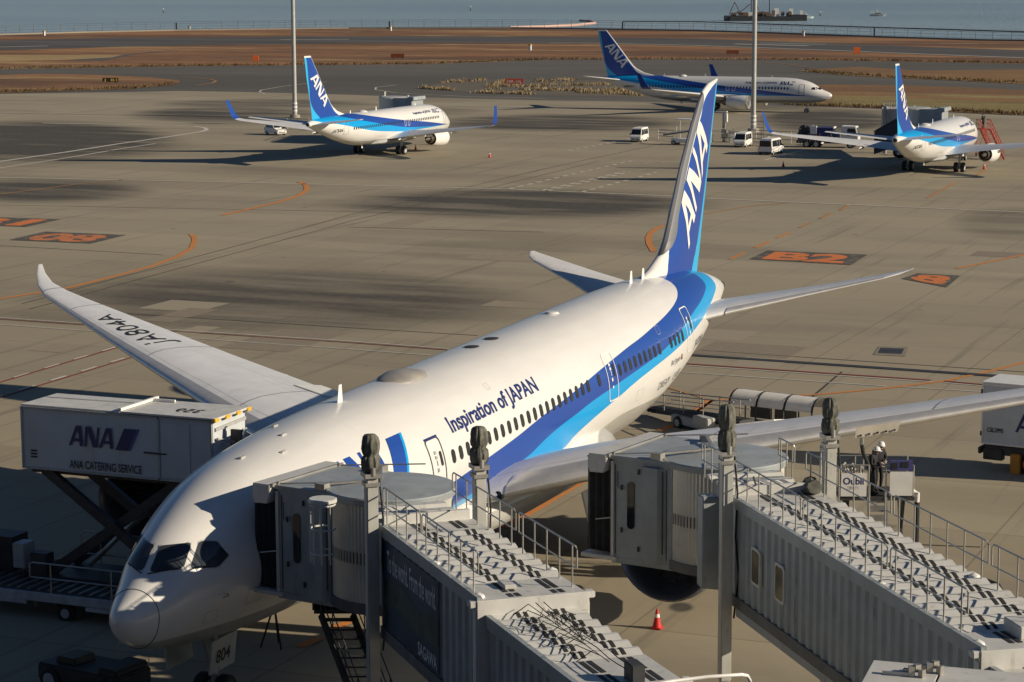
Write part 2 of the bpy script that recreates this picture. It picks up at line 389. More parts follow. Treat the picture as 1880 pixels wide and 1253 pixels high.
def wide_body():
    root = empty('passenger_jet', (0, 0, 0), 0, 'largest white and blue airliner, parked at the boarding bridges with its nose towards the camera', 'airliner')
    F = Fus(T787)
    up = [(0, 2.9), (8, 3.4), (12, 4.18), (16.6, 4.78), (20.1, 5.11), (22.7, 5.36), (25.3, 5.67), (28.2, 5.95), (32.4, 6.42), (35.6, 6.74), (37.3, 6.88), (39.3, 7.08), (41.2, 7.27), (43.2, 7.52), (44.6, 7.79), (45.4, 8.1), (45.9, 8.7), (60, 11)]
    mid = [(0, 2.9), (8, 3.38), (12, 3.5), (17.7, 3.88), (21, 4.12), (24.0, 4.36), (25.6, 4.72), (27.1, 4.96), (28.9, 5.15), (30.4, 5.32), (33.7, 5.57), (37, 5.82), (38.8, 5.97), (40.3, 6.15), (42.1, 6.4), (43.3, 6.63), (44.9, 6.88), (46.5, 7.08), (48.3, 7.31), (49.6, 7.56), (50.3, 8.5), (60, 11)]
    low = [(0, 2.88), (8, 3.36), (14, 3.46), (18.2, 3.68), (22, 3.75), (28.2, 3.86), (29.0, 4.2), (30.4, 4.5), (32.4, 4.82), (33.9, 5.02), (35.4, 5.24), (37.6, 5.48), (39.7, 5.67), (41.7, 5.86), (43.6, 6.07), (45, 6.24), (46.2, 6.4), (48.3, 6.7), (50, 6.96), (51.7, 7.25), (52.4, 8.4), (60, 11)]
    belly = [(0, 3.22), (4.4, 3.18), (8, 3.28), (20, 3.1), (28, 2.9), (33, 3.9), (35, 4.08), (38.6, 3.98), (42, 3.8), (45, 3.5), (60, 2)]
    skin = livery('wide_body_livery', up, mid, low, belly)
    xs = [0.004, .03, .07, .12, .2, .3, .4, .5, .65, .8, 1.0]+list(np.arange(1.2, 12, .25))+list(np.arange(12, 36, .6))+list(np.arange(36, 56.2, .35))+[56.15]
    fus = F.mesh(xs, 96).build('fuselage', skin, root, True)
    # wing-body fairing
    b = MB(); rings = []
    for x, wd, zt, zb in [(15.5, 1.2, 2.6, 2.15), (17, 2.3, 3.3, 1.95), (19, 2.95, 3.75, 1.85), (24, 3.12, 3.95, 1.8), (29, 3.12, 3.95, 1.8), (31.5, 2.95, 4.2, 1.85), (33.0, 2.82, 4.25, 1.95), (34.5, 2.45, 3.6, 2.05), (36.5, 1.6, 3.1, 2.15), (37.8, .6, 2.6, 2.3)]:
        rings.append([(x, wd*math.copysign(abs(math.cos(a))**.8, math.cos(a)), (zt+zb)/2+(zt-zb)/2*math.copysign(abs(math.sin(a))**.8, math.sin(a))) for a in [2*math.pi*k/32 for k in range(32)]])
    b.loft(rings, True, True); b.build('wing_fairing', skin, root, True)
    secs = [(1.2, 18.7, 30.4, 3.45, 3.3, .78), (2.9, 19.6, 30.7, 3.72, 3.5, .80), (4.2, 20.05, 31.0, 4.08, 3.76, .82), (6, 20.85, 31.4, 4.5, 4.05, .82), (9.7, 23.4, 32.4, 5.03, 4.6, .8), (15, 27.4, 34.1, 5.73, 5.45, .75), (20, 31.15, 35.7, 6.42, 6.3, .7), (25, 34.95, 37.35, 7.14, 7.15, .65), (26.5, 36.1, 38.0, 7.36, 7.38, .6), (27.8, 37.5, 38.75, 7.6, 7.6, .55), (29, 39.2, 39.95, 7.85, 7.85, .5), (29.95, 40.75, 41.1, 8.12, 8.12, .4)]
    wp = wingpaint('wide_wing_paint', (.72, .73, .75), [('u', .135, .0018), ('u', .70, .0022), ('u', .77, .0015), ('u', .60, .001), ('v', .32, .0012), ('v', .56, .0012), ('v', .80, .0012), ('v', .90, .0015)])
    for s in (-1, 1):
        wg = wing_mb(secs, s).build('wing', wp, root, True, normals=False)
        sl = [q for q in secs if 3 < q[0] < 27]
        sl = [(3.6,)+tuple(float(np.interp(3.6, [q[0] for q in secs], [q[k] for q in secs])) for k in range(1, 6))]+sl
        b = wing_mb(sl, s, 0, .085, .018); b.uv = None; b.build('leading_edge_slat', m_metal, wg, True)
        for k, y in enumerate((6.6, 12.8, 16.6, 21.0)):
            xt = float(np.interp(y, [q[0] for q in secs], [q[2] for q in secs])); zt = float(np.interp(y, [q[0] for q in secs], [q[4] for q in secs])); L = (3.6, 3.0, 2.5, 1.9)[k]
            b = MB(); b.lathe([(0, .02), (L*.25, L*.075), (L*.6, L*.08), (L*.9, L*.03), (L, .01)], (xt-L*.72, s*y, zt-.28), 'X', 12); b.build('flap_track_fairing', m_white, wg, True)
        # drooped flaperon and inboard flap with its white edge
        b = MB(); y0, y1 = 8.6, 10.4; P = [wing_pt(secs, s, y, c, o) for y, c, o in ((y0, .76, .03), (y1, .74, .03), (y1, 1.02, .02), (y0, 1.02, .02))]
        b.prism([(0, 0), (1, 0), (1, 1), (0, 1)], -.03, .03, lambda u, v, w_: tuple((1-u)*((1-v)*P[0][i]+v*P[3][i])+u*((1-v)*P[1][i]+v*P[2][i])+(w_ if i == 2 else 0) for i in range(3)))
        b.build('flaperon', m_white, wg)
    # registration on the right wing
    tx = text2d('JA804A', 1.0, 4.9, -.004)
    def reg(u, v):
        y = 17.5+u*.98; c = .60-(v/1.0)*.40; p = wing_pt(secs, 1, y, c, .03); return p
    decal('registration', tx, reg, m_ink, root)
    # fin and tailplane
    fp = finpaint('wide_fin_paint', [(7, 42.5), (8.8, 45.2), (9.2, 46.9), (9.6, 48.0), (11, 48.95), (13, 50.25), (15, 51.9), (16, 52.8), (16.6, 53.0), (20, 53)], [(7, 45.8), (8.26, 46.68), (11.4, 49.1), (13.8, 50.95), (15.2, 52.2), (16.3, 53.3), (16.75, 54.6), (17, 56.4), (20, 60)],
                  [(7, 50.9), (7.7, 51.2), (10.2, 52.65), (15, 54.5), (16.9, 55.1), (20, 56.5)], 17.6)
    lv = [(7.6, 42.6, 52.35, .42), (8.35, 43.9, 52.6, .42), (8.7, 45.5, 52.75, .42), (9.2, 46.85, 52.9, .40), (9.8, 47.55, 53.05, .38), (11, 48.4, 53.45, .34), (13, 49.75, 54.1, .28), (15, 51.4, 54.75, .22), (16, 52.4, 55.1, .19), (16.5, 53.1, 55.25, .17), (16.8, 53.9, 55.35, .13), (16.98, 55.1, 55.45, .06)]
    fin = fin_mb(lv).build('fin', fp, root, True)
    fx = lambda z: (float(np.interp(z, [q[0] for q in lv], [q[1] for q in lv])), float(np.interp(z, [q[0] for q in lv], [q[2] for q in lv])), float(np.interp(z, [q[0] for q in lv], [q[3] for q in lv])))
    def onfin(x, z, s):
        a, e, t = fx(z); c = (x-a)/(e-a); k = float(np.interp(c, [0, .02, .1, .3, .6, 1], [0, .36, .72, 1, .8, 0])); return (x, s*(k*t+.02), z)
    for s in (-1, 1):
        if s < 0: f = lambda u, v: onfin(50.066+1.38*u-1.428*v, 9.124+1.864*u+1.518*v, -1)
        else: f = lambda u, v: onfin(50.066+1.38*(2.51-u)-1.428*v, 9.124+1.864*(2.51-u)+1.518*v, 1)
        decal('airline_lettering', poly2d(LOGO, .12), f, mat('white_lettering', (.8, .78, .74), .35, var=.05), fin)
    hs = [(.5, 45.0, 53.2, 6.0, 6.3, .75), (1.6, 46.2, 53.3, 6.22, 6.45, .75), (2.4, 47.4, 53.5, 6.4, 6.6, .7), (6, 51.0, 54.7, 7.12, 7.20, .55), (9, 53.5, 55.5, 7.74, 7.8, .5), (9.55, 54.2, 55.6, 7.88, 7.92, .45), (9.9, 55.2, 55.75, 8.0, 8.0, .3)]
    hp = wingpaint('wide_tailplane_paint', (.70, .70, .70), [('u', .68, .002), ('u', .14, .002)])
    for s in (-1, 1):
        t = wing_mb(hs, s).build('tailplane', hp, root, True, normals=False)
        b = wing_mb([(2.9, 47.85, 53.65, 6.5, 6.7, .7)]+hs[3:5], s, 0, .07, .014); b.uv = None; b.build('tailplane_leading_edge', m_metal, t, True)
    # engines and landing gear
    for s in (-1, 1):
        nacelle(root, 17.8, s*10.35, 2.86, 1.74, 4.6, 4.9); gear(root, 27.9, s*4.9, 3.6, .66, .5, 2, 'main_gear')
        b = MB(); b.box((27.9, s*4.1, 1.9), (2.6, .08, 1.3), rx=s*.25); b.build('gear_door', m_white, root)
    ng = gear(root, 5.4, 0, 3.0, .5, .38, 1, 'nose_gear')
    for s in (-1, 1):
        b = MB(); b.box((4.6, s*.78, 1.98), (1.5, .05, 1.05), rx=-s*.12); d = b.build('nose_gear_door', m_grey, root)
        if s < 0: decal('number', text2d('804', .42, .85, .02), lambda u, v: (4.15+u, -.78-.03-.12*(1.78+v-1.98), 1.74+v), m_ink, d)
    # flight deck glazing: traced on the skin on the left, mirrored to the right
    def pane(P, sh=0.0):
        bm = bmesh.new(); bm.faces.new([bm.verts.new((a, c, 0)) for a, c in P]); bmesh.ops.triangulate(bm, faces=bm.faces)
        bmesh.ops.subdivide_edges(bm, edges=bm.edges, cuts=4, use_grid_fill=True); bmesh.ops.triangulate(bm, faces=bm.faces)
        bm.verts.index_update(); V = [tuple(F.hit(v.co.x, v.co.y, .02)) for v in bm.verts]; Fs = [tuple(v.index for v in f.verts) for f in bm.faces]; bm.free(); return V, Fs
    front = [(293.5, 1003.5), (298, 1001.5), (345, 996.5), (350.5, 998), (350, 1003), (339, 1038), (333, 1043.5), (318, 1047), (281, 1050), (276.5, 1048), (277, 1043)]
    sidew = [(365, 996.5), (371, 993.6), (397, 994), (400, 995.5), (419, 1018), (418.5, 1022), (403, 1039), (397, 1042), (355, 1044.5), (351, 1042), (351.5, 1037)]
    for P in (front, sidew):
        V, Fs = pane(P)
        for s in (1, -1):
            b = MB(); b.add([(x, y*s, z) for x, y, z in V], Fs); g = b.build('cockpit_window', mat('cockpit_glass', (.045, .052, .062), .07, var=.35, scale=.8), root, True)
            n = len(P); c = np.mean(np.array(P), 0); Q = [tuple(np.array(p)+(np.array(p)-c)/np.linalg.norm(np.array(p)-c)*2.6) for p in P]
            rim = [F.hit(*p, .012) for p in P]+[F.hit(*p, .008) for p in Q]
            b = MB(); b.add([(x, y*s, z) for x, y, z in rim], [(i, (i+1) % n, n+(i+1) % n, n+i) for i in range(n)]); b.build('window_frame', mat('window_frame_paint', (.55, .55, .53), .4), g)
    b = MB()                                              # wipers and the radome joint
    for s in (-1, 1): b.tube([F.pt(1.55, math.pi/2-s*.10, .03), F.pt(1.75, math.pi/2-s*.42, .045), F.pt(2.05, math.pi/2-s*.75, .03)], .018, 5)
    b.build('wiper', m_black, root)
    b = MB(); b.tube([F.pt(1.0, 2*math.pi*k/48, .002) for k in range(49)], .014, 5); b.build('radome_joint', m_dark, root)
    for s in (-1, 1):
        b = MB(); b.tube([F.side(3.4, 4.2, 0, s, .0), F.side(3.25, 4.2, 0, s, .18)], .02, 6); b.box(F.side(3.12, 4.2, 0, s, .18), (.26, .03, .03)); b.build('air_data_probe', m_steel, root)
    # crown: radome bump, blade antennas, drain plates
    b = MB(); rings = []
    for x, wd, h in [(17.75, .05, .0), (17.95, .5, .12), (18.4, .72, .26), (19.0, .78, .32), (19.6, .74, .26), (20.1, .5, .12), (20.35, .05, 0)]:
        rings.append([(x, wd*math.cos(a), F.at(x)[0]-.12*wd+h*math.sin(a) if math.sin(a) > 0 else F.at(x)[0]-.2) for a in [math.pi*k/12 for k in range(13)]])
    b.loft(rings, closed=False); b.build('satellite_dome', mat('dome_paint', (.34, .32, .29), .4), root, True)
    for x, y, h in ((13.95, 0, .62), (42.5, -.1, .55), (44.1, -.1, .5),):
        t = F.at(x)[0]-.02; b = MB(); b.loft([[(x+a*.42, y+c*.03, t-.1) for a, c in ((0, 0), (.5, 1), (1, 0), (.5, -1))], [(x+.14+a*.2, y+c*.015, t+h) for a, c in ((0, 0), (.5, 1), (1, 0), (.5, -1))]], True, True); b.build('blade_antenna', m_white, root)
    for x in (25.2, 27.1):
        b = MB(); b.loft([[(x+.36*math.cos(a)*k, .28*math.sin(a)*k, F.at(x)[0]+.012+.03*(1-k)) for a in [2*math.pi*j/20 for j in range(20)]] for k in (1, .05)], False, True); b.build('antenna_plate', m_dark, root)
    b = MB(); b.lathe([(0, .32), (.08, .25), (.1, .02)], (33.4, 0, F.at(33.4)[0]-.01), 'Z', 16); b.build('beacon_fairing', m_white, root, True)
    for x, a in ((9.6, .35), (10.6, .05), (8.4, .6), (7.2, .3)):
        p = F.pt(x, math.pi/2+a-.25, .02); b = MB(); b.box(p, (.3, .1, .06)); b.build('sensor', m_metal, root, bevel=.015)
    # cabin windows
    wz = lambda x: 5.72+(x-17.2)*.0205
    rows = [17.2+.624*k for k in range(22)]+[17.2+.624*23]+[34.0+.624*k for k in range(9)]+[40.6+.60*k for k in range(4)]+[8.6+.62*k for k in range(9)]
    cap = round_rect(.30, .50, .148, 5)
    for s in (-1, 1):
        for x in rows:
            zc = wz(x) if x > 9 else 5.45
            V = [(u, v) for u, v in cap]; b = MB()
            b.add([F.side(x+u, zc, v, s, .016) for u, v in V]+[F.side(x, zc, 0, s, .017)], [(i, (i+1) % len(V), len(V)) for i in range(len(V))])
            o = b.build('cabin_window', m_win, root, True)
    # doors
    for x, zc, dark in ((6.5, 5.35, True), (15.95, 5.62, True), (33.02, 5.95, False), (43.7, 6.35, False)):
        for s in (-1, 1):
            P = round_rect(1.08, 2.0, .16, 3); fr, Fs = ring2d(P, .05, .2)
            d = decal('cabin_door', (fr, Fs), lambda u, v: F.side(x+u, zc, v, s, .02), m_dark if dark else m_white, root)
            b = MB(); cw = round_rect(.17, .52, .08, 4); b.add([F.side(x+.28+u, zc+.02, v+.2, s, .022) for u, v in cw], [tuple(range(len(cw)))]); b.build('door_window', m_win, d)
            b = MB()                                      # operating instructions: small blocks of marks
            for v0, hh, ww in ((.42, .12, .15), (.25, .12, .15), (.02, .2, .05), (-.2, .14, .14), (-.48, .1, .12)):
                b.add([F.side(x+u, zc, v, s, .024) for u, v in ((-.08-ww/2, v0), (-.08+ww/2, v0), (-.08+ww/2, v0+hh), (-.08-ww/2, v0+hh))], [(0, 1, 2, 3)])
            b.build('door_placard', mat('faint_print', (.35, .35, .36), .5) if dark else m_white, d, normals=False)
            if dark and s < 0:
                b = MB(); b.add([F.side(x+u, zc, v, s, .026) for u, v in ((-.5, .97), (.48, .97), (.48, 1.05), (-.5, 1.05))], [(0, 1, 2, 3)]); b.build('door_drip_rail', m_navy, d, normals=False)
    for x, z, w_, h_ in ((2.9, 3.6, .5, .4), (4.6, 3.9, .7, .5), (7.9, 4.2, .9, .6), (9.2, 6.6, .35, .3), (11.0, 4.4, 1.2, .9), (36.4, 4.6, .8, .5), (39.5, 6.9, .4, .4), (46.5, 6.2, .6, .4), (22.0, 7.3, .3, .3)):
        fr, Fs = ring2d(round_rect(w_, h_, .06, 2), .016, .3); decal('access_hatch', (fr, Fs), lambda u, v: F.side(x+u, z, v, -1, .012), mat('hatch_line', (.42, .42, .41), .5), root)
    # titles on both sides
    for s in (-1, 1):
        t = text2d('Inspiration of JAPAN', .62, 8.05, .02)
        f = (lambda u, v: F.side(17.65+u, 6.44+.018*u, v, -1, .02)) if s < 0 else (lambda u, v: F.side(25.7-u, 6.58-.018*u, v, 1, .02))
        decal('slogan', t, f, m_navy, root)
        H = 1.36; g = (lambda u, v: F.side(8.98+u*H, 5.72+.02*u, v*H, -1, .02)) if s < 0 else (lambda u, v: F.side(14.4-u*H, 5.78, v*H, 1, .02))
        decal('airline_lettering', poly2d(LOGO, .2), g, m_blue, root)
        decal('tail_flash', poly2d([SLASH], .2), g, m_blue, root); decal('tail_flash_edge', poly2d([SLASH2], .2), g, m_cyan, root)
        for body, x, z, h, wd, bold in (('Air Japan', 40.35, 5.2, .26, 1.5, .01), ('DREAM    LINER', 38.95, 4.36, .40, 3.6, -.006), ('JA804A', 44.6, 5.35, .42, 2.0, .01)):
            f = (lambda u, v: F.side(x+u, z+.03*u, v, -1, .02)) if s < 0 else (lambda u, v: F.side(x+wd-u, z, v, 1, .02))
            decal('small_lettering', text2d(body, h, wd, bold), f, mat('grey_lettering', (.16, .16, .18), .5), root)
    b = MB(); b.box(F.side(42.1, 5.35, 0, -1, .01), (.16, .02, .24)); b.build('flag_decal', mat('dark_red_mark', (.22, .04, .04), .5), root)
    # landing light and chevron of the wing root
    for s in (-1, 1):
        p = wing_pt(secs, s, 3.35, .004, -.12); b = MB(); b.lathe([(-.05, .02), (.0, .17), (.12, .2)], p, 'X', 14); b.build('landing_light', m_glass, root, True)
    b = MB(); b.lathe([(0, .16), (.45, .2), (.46, .05)], (55.9, 0, 6.62), 'X', 14); b.build('auxiliary_exhaust', m_dark, root, True)
    return root
wide_body()
# ---- single-aisle jets
T737 = [[0, 2.72, 2.72, 2.72, 0], [.15, 2.98, 2.45, 2.70, .26], [.6, 3.26, 2.12, 2.68, .56], [1.2, 3.5, 1.88, 2.72, .85], [1.7, 3.72, 1.74, 2.8, 1.04], [2.6, 4.32, 1.6, 2.94, 1.32], [3.4, 4.72, 1.5, 3.06, 1.51], [4.5, 5.05, 1.43, 3.2, 1.7],
        [6, 5.3, 1.4, 3.3, 1.83], [8, 5.41, 1.4, 3.36, 1.88], [14, 5.44, 1.4, 3.38, 1.88], [24.5, 5.44, 1.42, 3.38, 1.88], [27, 5.45, 1.62, 3.5, 1.84], [30, 5.45, 2.15, 3.78, 1.66], [33, 5.42, 2.95, 4.15, 1.32], [35.5, 5.33, 3.7, 4.5, .92], [37.4, 5.15, 4.3, 4.7, .5], [38.1, 4.95, 4.5, 4.72, .26]]
def single_aisle(reg):
    root = empty('passenger_jet'); F = Fus(T737)
    up = [(0, 2.5), (4, 2.75), (6.9, 3.07), (11.3, 3.53), (15.9, 3.95), (20.4, 4.45), (25, 5.05), (28, 5.5), (32, 6.4), (60, 10)]
    mid = [(0, 2.45), (4, 2.68), (6.9, 2.74), (11.3, 2.86), (16, 3.12), (20.4, 3.6), (23.6, 4.05), (27.3, 4.6), (29.7, 5.0), (33, 5.6), (60, 10)]
    low = [(0, 2.45), (4, 2.67), (12, 2.6), (16.7, 2.64), (20.4, 2.87), (25, 3.25), (29.6, 3.95), (33, 4.5), (36, 4.9), (38.2, 5.3), (60, 9)]
    belly = [(0, 2.05), (6, 2.0), (25, 2.05), (30, 2.35), (35, 3.0), (60, 4)]
    skin = livery('narrow_body_livery', up, mid, low, belly) if 'narrow_body_livery' not in bpy.data.materials else bpy.data.materials['narrow_body_livery']
    F.mesh([.004, .04, .1, .18, .3, .45, .6]+list(np.arange(.8, 8, .3))+list(np.arange(8, 24.5, .8))+list(np.arange(24.5, 38.2, .5))+[38.1], 48).build('fuselage', skin, root, True)
    b = MB(); rings = []
    for x, wd, zt, zb in [(11.5, .7, 1.7, 1.4), (13, 1.7, 2.1, 1.25), (16, 1.95, 2.2, 1.2), (20, 1.95, 2.2, 1.2), (22, 1.6, 2.0, 1.28), (23.6, .6, 1.7, 1.42)]:
        rings.append([(x, wd*math.cos(a), (zt+zb)/2+(zt-zb)/2*math.sin(a)) for a in [2*math.pi*k/20 for k in range(20)]])
    b.loft(rings, True, True); b.build('wing_fairing', m_grey, root, True)
    secs = [(.6, 11.6, 20.6, 1.9, 1.85, 1), (1.9, 12.9, 20.8, 2.1, 2.0, 1), (5.2, 16.1, 21.5, 2.6, 2.5, .9), (11, 19.7, 23.4, 3.35, 3.3, .8), (16.6, 23.2, 24.9, 4.05, 4.05, .7), (17.1, 23.55, 25.1, 4.2, 4.2, .6)]
    wp = wingpaint('narrow_wing_paint', (.68, .69, .70), [('u', .14, .003), ('u', .68, .003)])
    wl = [(17.1, 23.55, 25.1, 4.2, .06), (17.45, 23.9, 25.2, 4.5, .06), (17.65, 24.3, 25.3, 5.1, .05), (17.95, 25.1, 25.75, 6.55, .03)]
    for s in (-1, 1):
        wg = wing_mb(secs, s).build('wing', wp, root, True, normals=False)
        b = MB(); b.loft([[(xl, s*(y-t), z), ((xl+xt)/2, s*(y-t), z), (xt, s*y, z), ((xl+xt)/2, s*(y+t), z), (xl, s*(y+t), z)] for y, xl, xt, z, t in wl], True, True); b.build('winglet', m_blue, wg)
        for y, L in ((3.6, 2.6), (7.6, 2.3), (11.6, 1.9)):
            xt = float(np.interp(y, [q[0] for q in secs], [q[2] for q in secs])); zt = float(np.interp(y, [q[0] for q in secs], [q[4] for q in secs]))
            b = MB(); b.lathe([(0, .02), (L*.3, L*.07), (L*.7, L*.07), (L, .02)], (xt-L*.7, s*y, zt-.24), 'X', 8); b.build('flap_track_fairing', m_white, wg, True)
        nacelle(root, 11.9, s*4.83, 1.72, 1.03, 3.5, 2.7)
        gear(root, 19.6, s*2.86, 2.1, .56, .4, 1, 'main_gear')
    gear(root, 4.0, 0, 1.8, .36, .25, 1, 'nose_gear')
    fp = bpy.data.materials.get('narrow_fin_paint') or finpaint('narrow_fin_paint', [(0, 0), (20, 0.01)], [(5, 29.0), (5.6, 31.3), (6.9, 32.75), (8.5, 34.0), (10, 35.2), (11.4, 36.35), (12.6, 37.3), (20, 43)], [(4.8, 34.5), (6.6, 36.9), (9.1, 37.65), (11.5, 38.05), (12.6, 38.3), (20, 40)], 12.36)
    lv = [(5.0, 27.8, 36.9, .3), (5.42, 28.9, 37.0, .3), (5.9, 30.8, 37.1, .3), (6.5, 32.0, 37.2, .28), (7.0, 32.6, 37.35, .26), (8.5, 33.85, 37.75, .22), (10, 35.05, 38.15, .18), (11.4, 36.2, 38.4, .14), (12.55, 37.15, 38.65, .1)]
    fin = fin_mb(lv).build('fin', fp, root, True)
    def onfin(x, z, s):
        Z_ = [q[0] for q in lv]; a, e, t = [float(np.interp(z, Z_, [q[k] for q in lv])) for k in (1, 2, 3)]
        return (x, s*(float(np.interp((x-a)/(e-a), [0, .02, .1, .3, .6, 1], [0, .36, .72, 1, .8, 0]))*t+.035), z)
    for s in (-1, 1):
        f = (lambda u, v: onfin(37.471-1.204*u-1.115*v, 9.95-1.366*u+1.031*v, 1)) if s > 0 else (lambda u, v: onfin(37.471-1.204*(2.51-u)-1.115*v, 9.95-1.366*(2.51-u)+1.031*v, -1))
        decal('airline_lettering', poly2d(LOGO, .15), f, m_white, fin)
    hs = [(.3, 33.8, 37.6, 4.6, 4.65, .8), (1.2, 34.6, 37.8, 4.72, 4.75, .8), (6.9, 37.6, 39.2, 5.45, 5.45, .6), (7.15, 38.2, 39.3, 5.5, 5.5, .4)]
    for s in (-1, 1): wing_mb(hs, s).build('tailplane', wp, root, True, normals=False)
    for s in (-1, 1):
        for x in [6.6+.508*k for k in range(19)]+[17.0+.508*k for k in range(26)]:
            b = MB(); P = round_rect(.25, .36, .1, 2); b.add([F.side(x+u, 3.82, v, s, .015) for u, v in P], [tuple(range(len(P)))]); b.build('cabin_window', m_win, root, normals=False)
        for x in (4.45, 31.3):
            fr, Fs = ring2d(round_rect(.86, 1.75, .14, 2), .05, .3); decal('cabin_door', (fr, Fs), lambda u, v: F.side(x+u, 3.62 if x < 9 else 4.0, v, s, .02), m_dark if x < 9 else m_grey, root)
        for x in (15.35, 16.3):
            fr, Fs = ring2d(round_rect(.5, .95, .12, 2), .045, .3); decal('overwing_exit', (fr, Fs), lambda u, v: F.side(x+u, 3.75, v, s, .02), m_white, root)
        for P in ([(1.72, 3.62), (2.0, 3.95), (2.42, 4.02), (2.3, 3.64)], [(2.4, 3.64), (2.52, 4.02), (2.95, 3.98), (3.0, 3.66)]):
            b = MB(); b.add([F.side(x, z, 0, s, .02) for x, z in P], [(0, 1, 2, 3)]); b.build('cockpit_window', m_glass, root)
        P = [(1.66, .08), (1.72, .5), (2.08, .46), (2.1, .08)]
        b = MB(); b.add([F.pt(x, math.pi/2-s*a, .03) for x, a in P], [(0, 1, 2, 3)]); b.build('cockpit_window', m_glass, root)
        t = text2d('Inspiration of JAPAN', .36, 5.0, .02)
        decal('slogan', t, (lambda u, v: F.side(8.4+u, 4.5, v, -1, .02)) if s < 0 else (lambda u, v: F.side(13.4-u, 4.5, v, 1, .02)), m_navy, root)
        H = .62; g = (lambda u, v: F.side(5.4+u*H, 4.35, v*H, -1, .02)) if s < 0 else (lambda u, v: F.side(8.0-u*H, 4.35, v*H, 1, .02))
        decal('airline_lettering', poly2d(LOGO), g, m_navy, root); decal('tail_flash', poly2d([SLASH, SLASH2]), g, m_navy, root)
        decal('registration', text2d(reg, .42, 1.9, .02), (lambda u, v: F.side(32.0+u, 3.55, v, -1, .02)) if s < 0 else (lambda u, v: F.side(33.9-u, 3.55, v, 1, .02)), m_ink, root)
    b = MB(); b.lathe([(0, .6), (.1, .55), (.22, .3), (.25, .02)], (24.2, 0, 5.40), 'Z', 16); d = b.build('satellite_dome', m_white, root, True); d.scale = (1.0, 1.0, 1.0)
    for x, h in ((20.4, .45), (27.2, .35), (9.5, .3)):
        b = MB(); b.loft([[(x+a*.3, c*.03, 5.3) for a, c in ((0, 0), (.5, 1), (1, 0), (.5, -1))], [(x+.12+a*.14, c*.015, 5.42+h) for a, c in ((0, 0), (.5, 1), (1, 0), (.5, -1))]], True, True); b.build('blade_antenna', m_white, root)
    b = MB(); b.box((24.5, 0, 1.25), (.3, .04, .35)); b.build('belly_antenna', m_white, root)
    b = MB(); b.lathe([(0, .24), (.12, .2), (.13, .05)], (38.05, 0, 4.72), 'X', 12); b.build('auxiliary_exhaust', m_dark, root, True)
    return root
for reg, (x, y, yaw), lab in (('JA75AN', (222.02, 89.71, 3.1304), 'blue-tailed jet parked beside the left lamp mast, tail towards the camera'),
                              ('JA57AN', (220.67, 21.51, 3.1432), 'blue-tailed jet parked at the far right beside the red stairs, seen from behind'),
                              ('JA80AN', (299.07, 59.26, 1.5742), 'blue-tailed jet taxiing behind the right lamp mast, seen from its shaded side')):
    o = single_aisle(reg); o.location = (x, y, 0); o.rotation_euler = (0, 0, yaw)
    tag(o, lab, 'airliner', 'narrow-body jets beyond the wide-body')
# ------------------------------------------------------------------ ground, water, markings
def sheet(name, pts, z, m, kind='structure'):
    bm = bmesh.new(); vs = [bm.verts.new((p[0], p[1], z)) for p in pts]; f = bm.faces.new(vs); f.normal_update()
    if f.normal.z < 0: f.normal_flip()
    bmesh.ops.triangulate(bm, faces=[f]); me = bpy.data.meshes.new(name); bm.to_mesh(me); bm.free(); me.materials.append(m)
    o = bpy.data.objects.new(name, me); COL.objects.link(o); o['kind'] = kind; return o
def traced(L): return [G(x, y) for x, y in L]
def geo(n): return N(n, 'ShaderNodeNewGeometry').outputs['Position']
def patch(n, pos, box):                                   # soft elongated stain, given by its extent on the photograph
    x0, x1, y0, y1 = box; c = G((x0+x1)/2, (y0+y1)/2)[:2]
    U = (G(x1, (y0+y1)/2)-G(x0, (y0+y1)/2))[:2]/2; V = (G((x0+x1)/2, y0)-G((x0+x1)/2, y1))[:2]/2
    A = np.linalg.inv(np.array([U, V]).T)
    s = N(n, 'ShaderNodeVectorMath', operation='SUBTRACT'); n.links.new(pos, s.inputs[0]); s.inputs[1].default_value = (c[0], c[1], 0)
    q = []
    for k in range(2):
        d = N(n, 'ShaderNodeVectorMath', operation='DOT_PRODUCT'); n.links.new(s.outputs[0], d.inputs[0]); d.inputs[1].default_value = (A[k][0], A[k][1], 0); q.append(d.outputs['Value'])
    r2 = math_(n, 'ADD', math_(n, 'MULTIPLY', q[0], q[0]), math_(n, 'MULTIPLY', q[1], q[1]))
    x = N(n, 'ShaderNodeMapRange'); x.interpolation_type = 'SMOOTHSTEP'; x.inputs[1].default_value = 1.25; x.inputs[2].default_value = .25; n.links.new(r2, x.inputs[0]); return x.outputs[0]
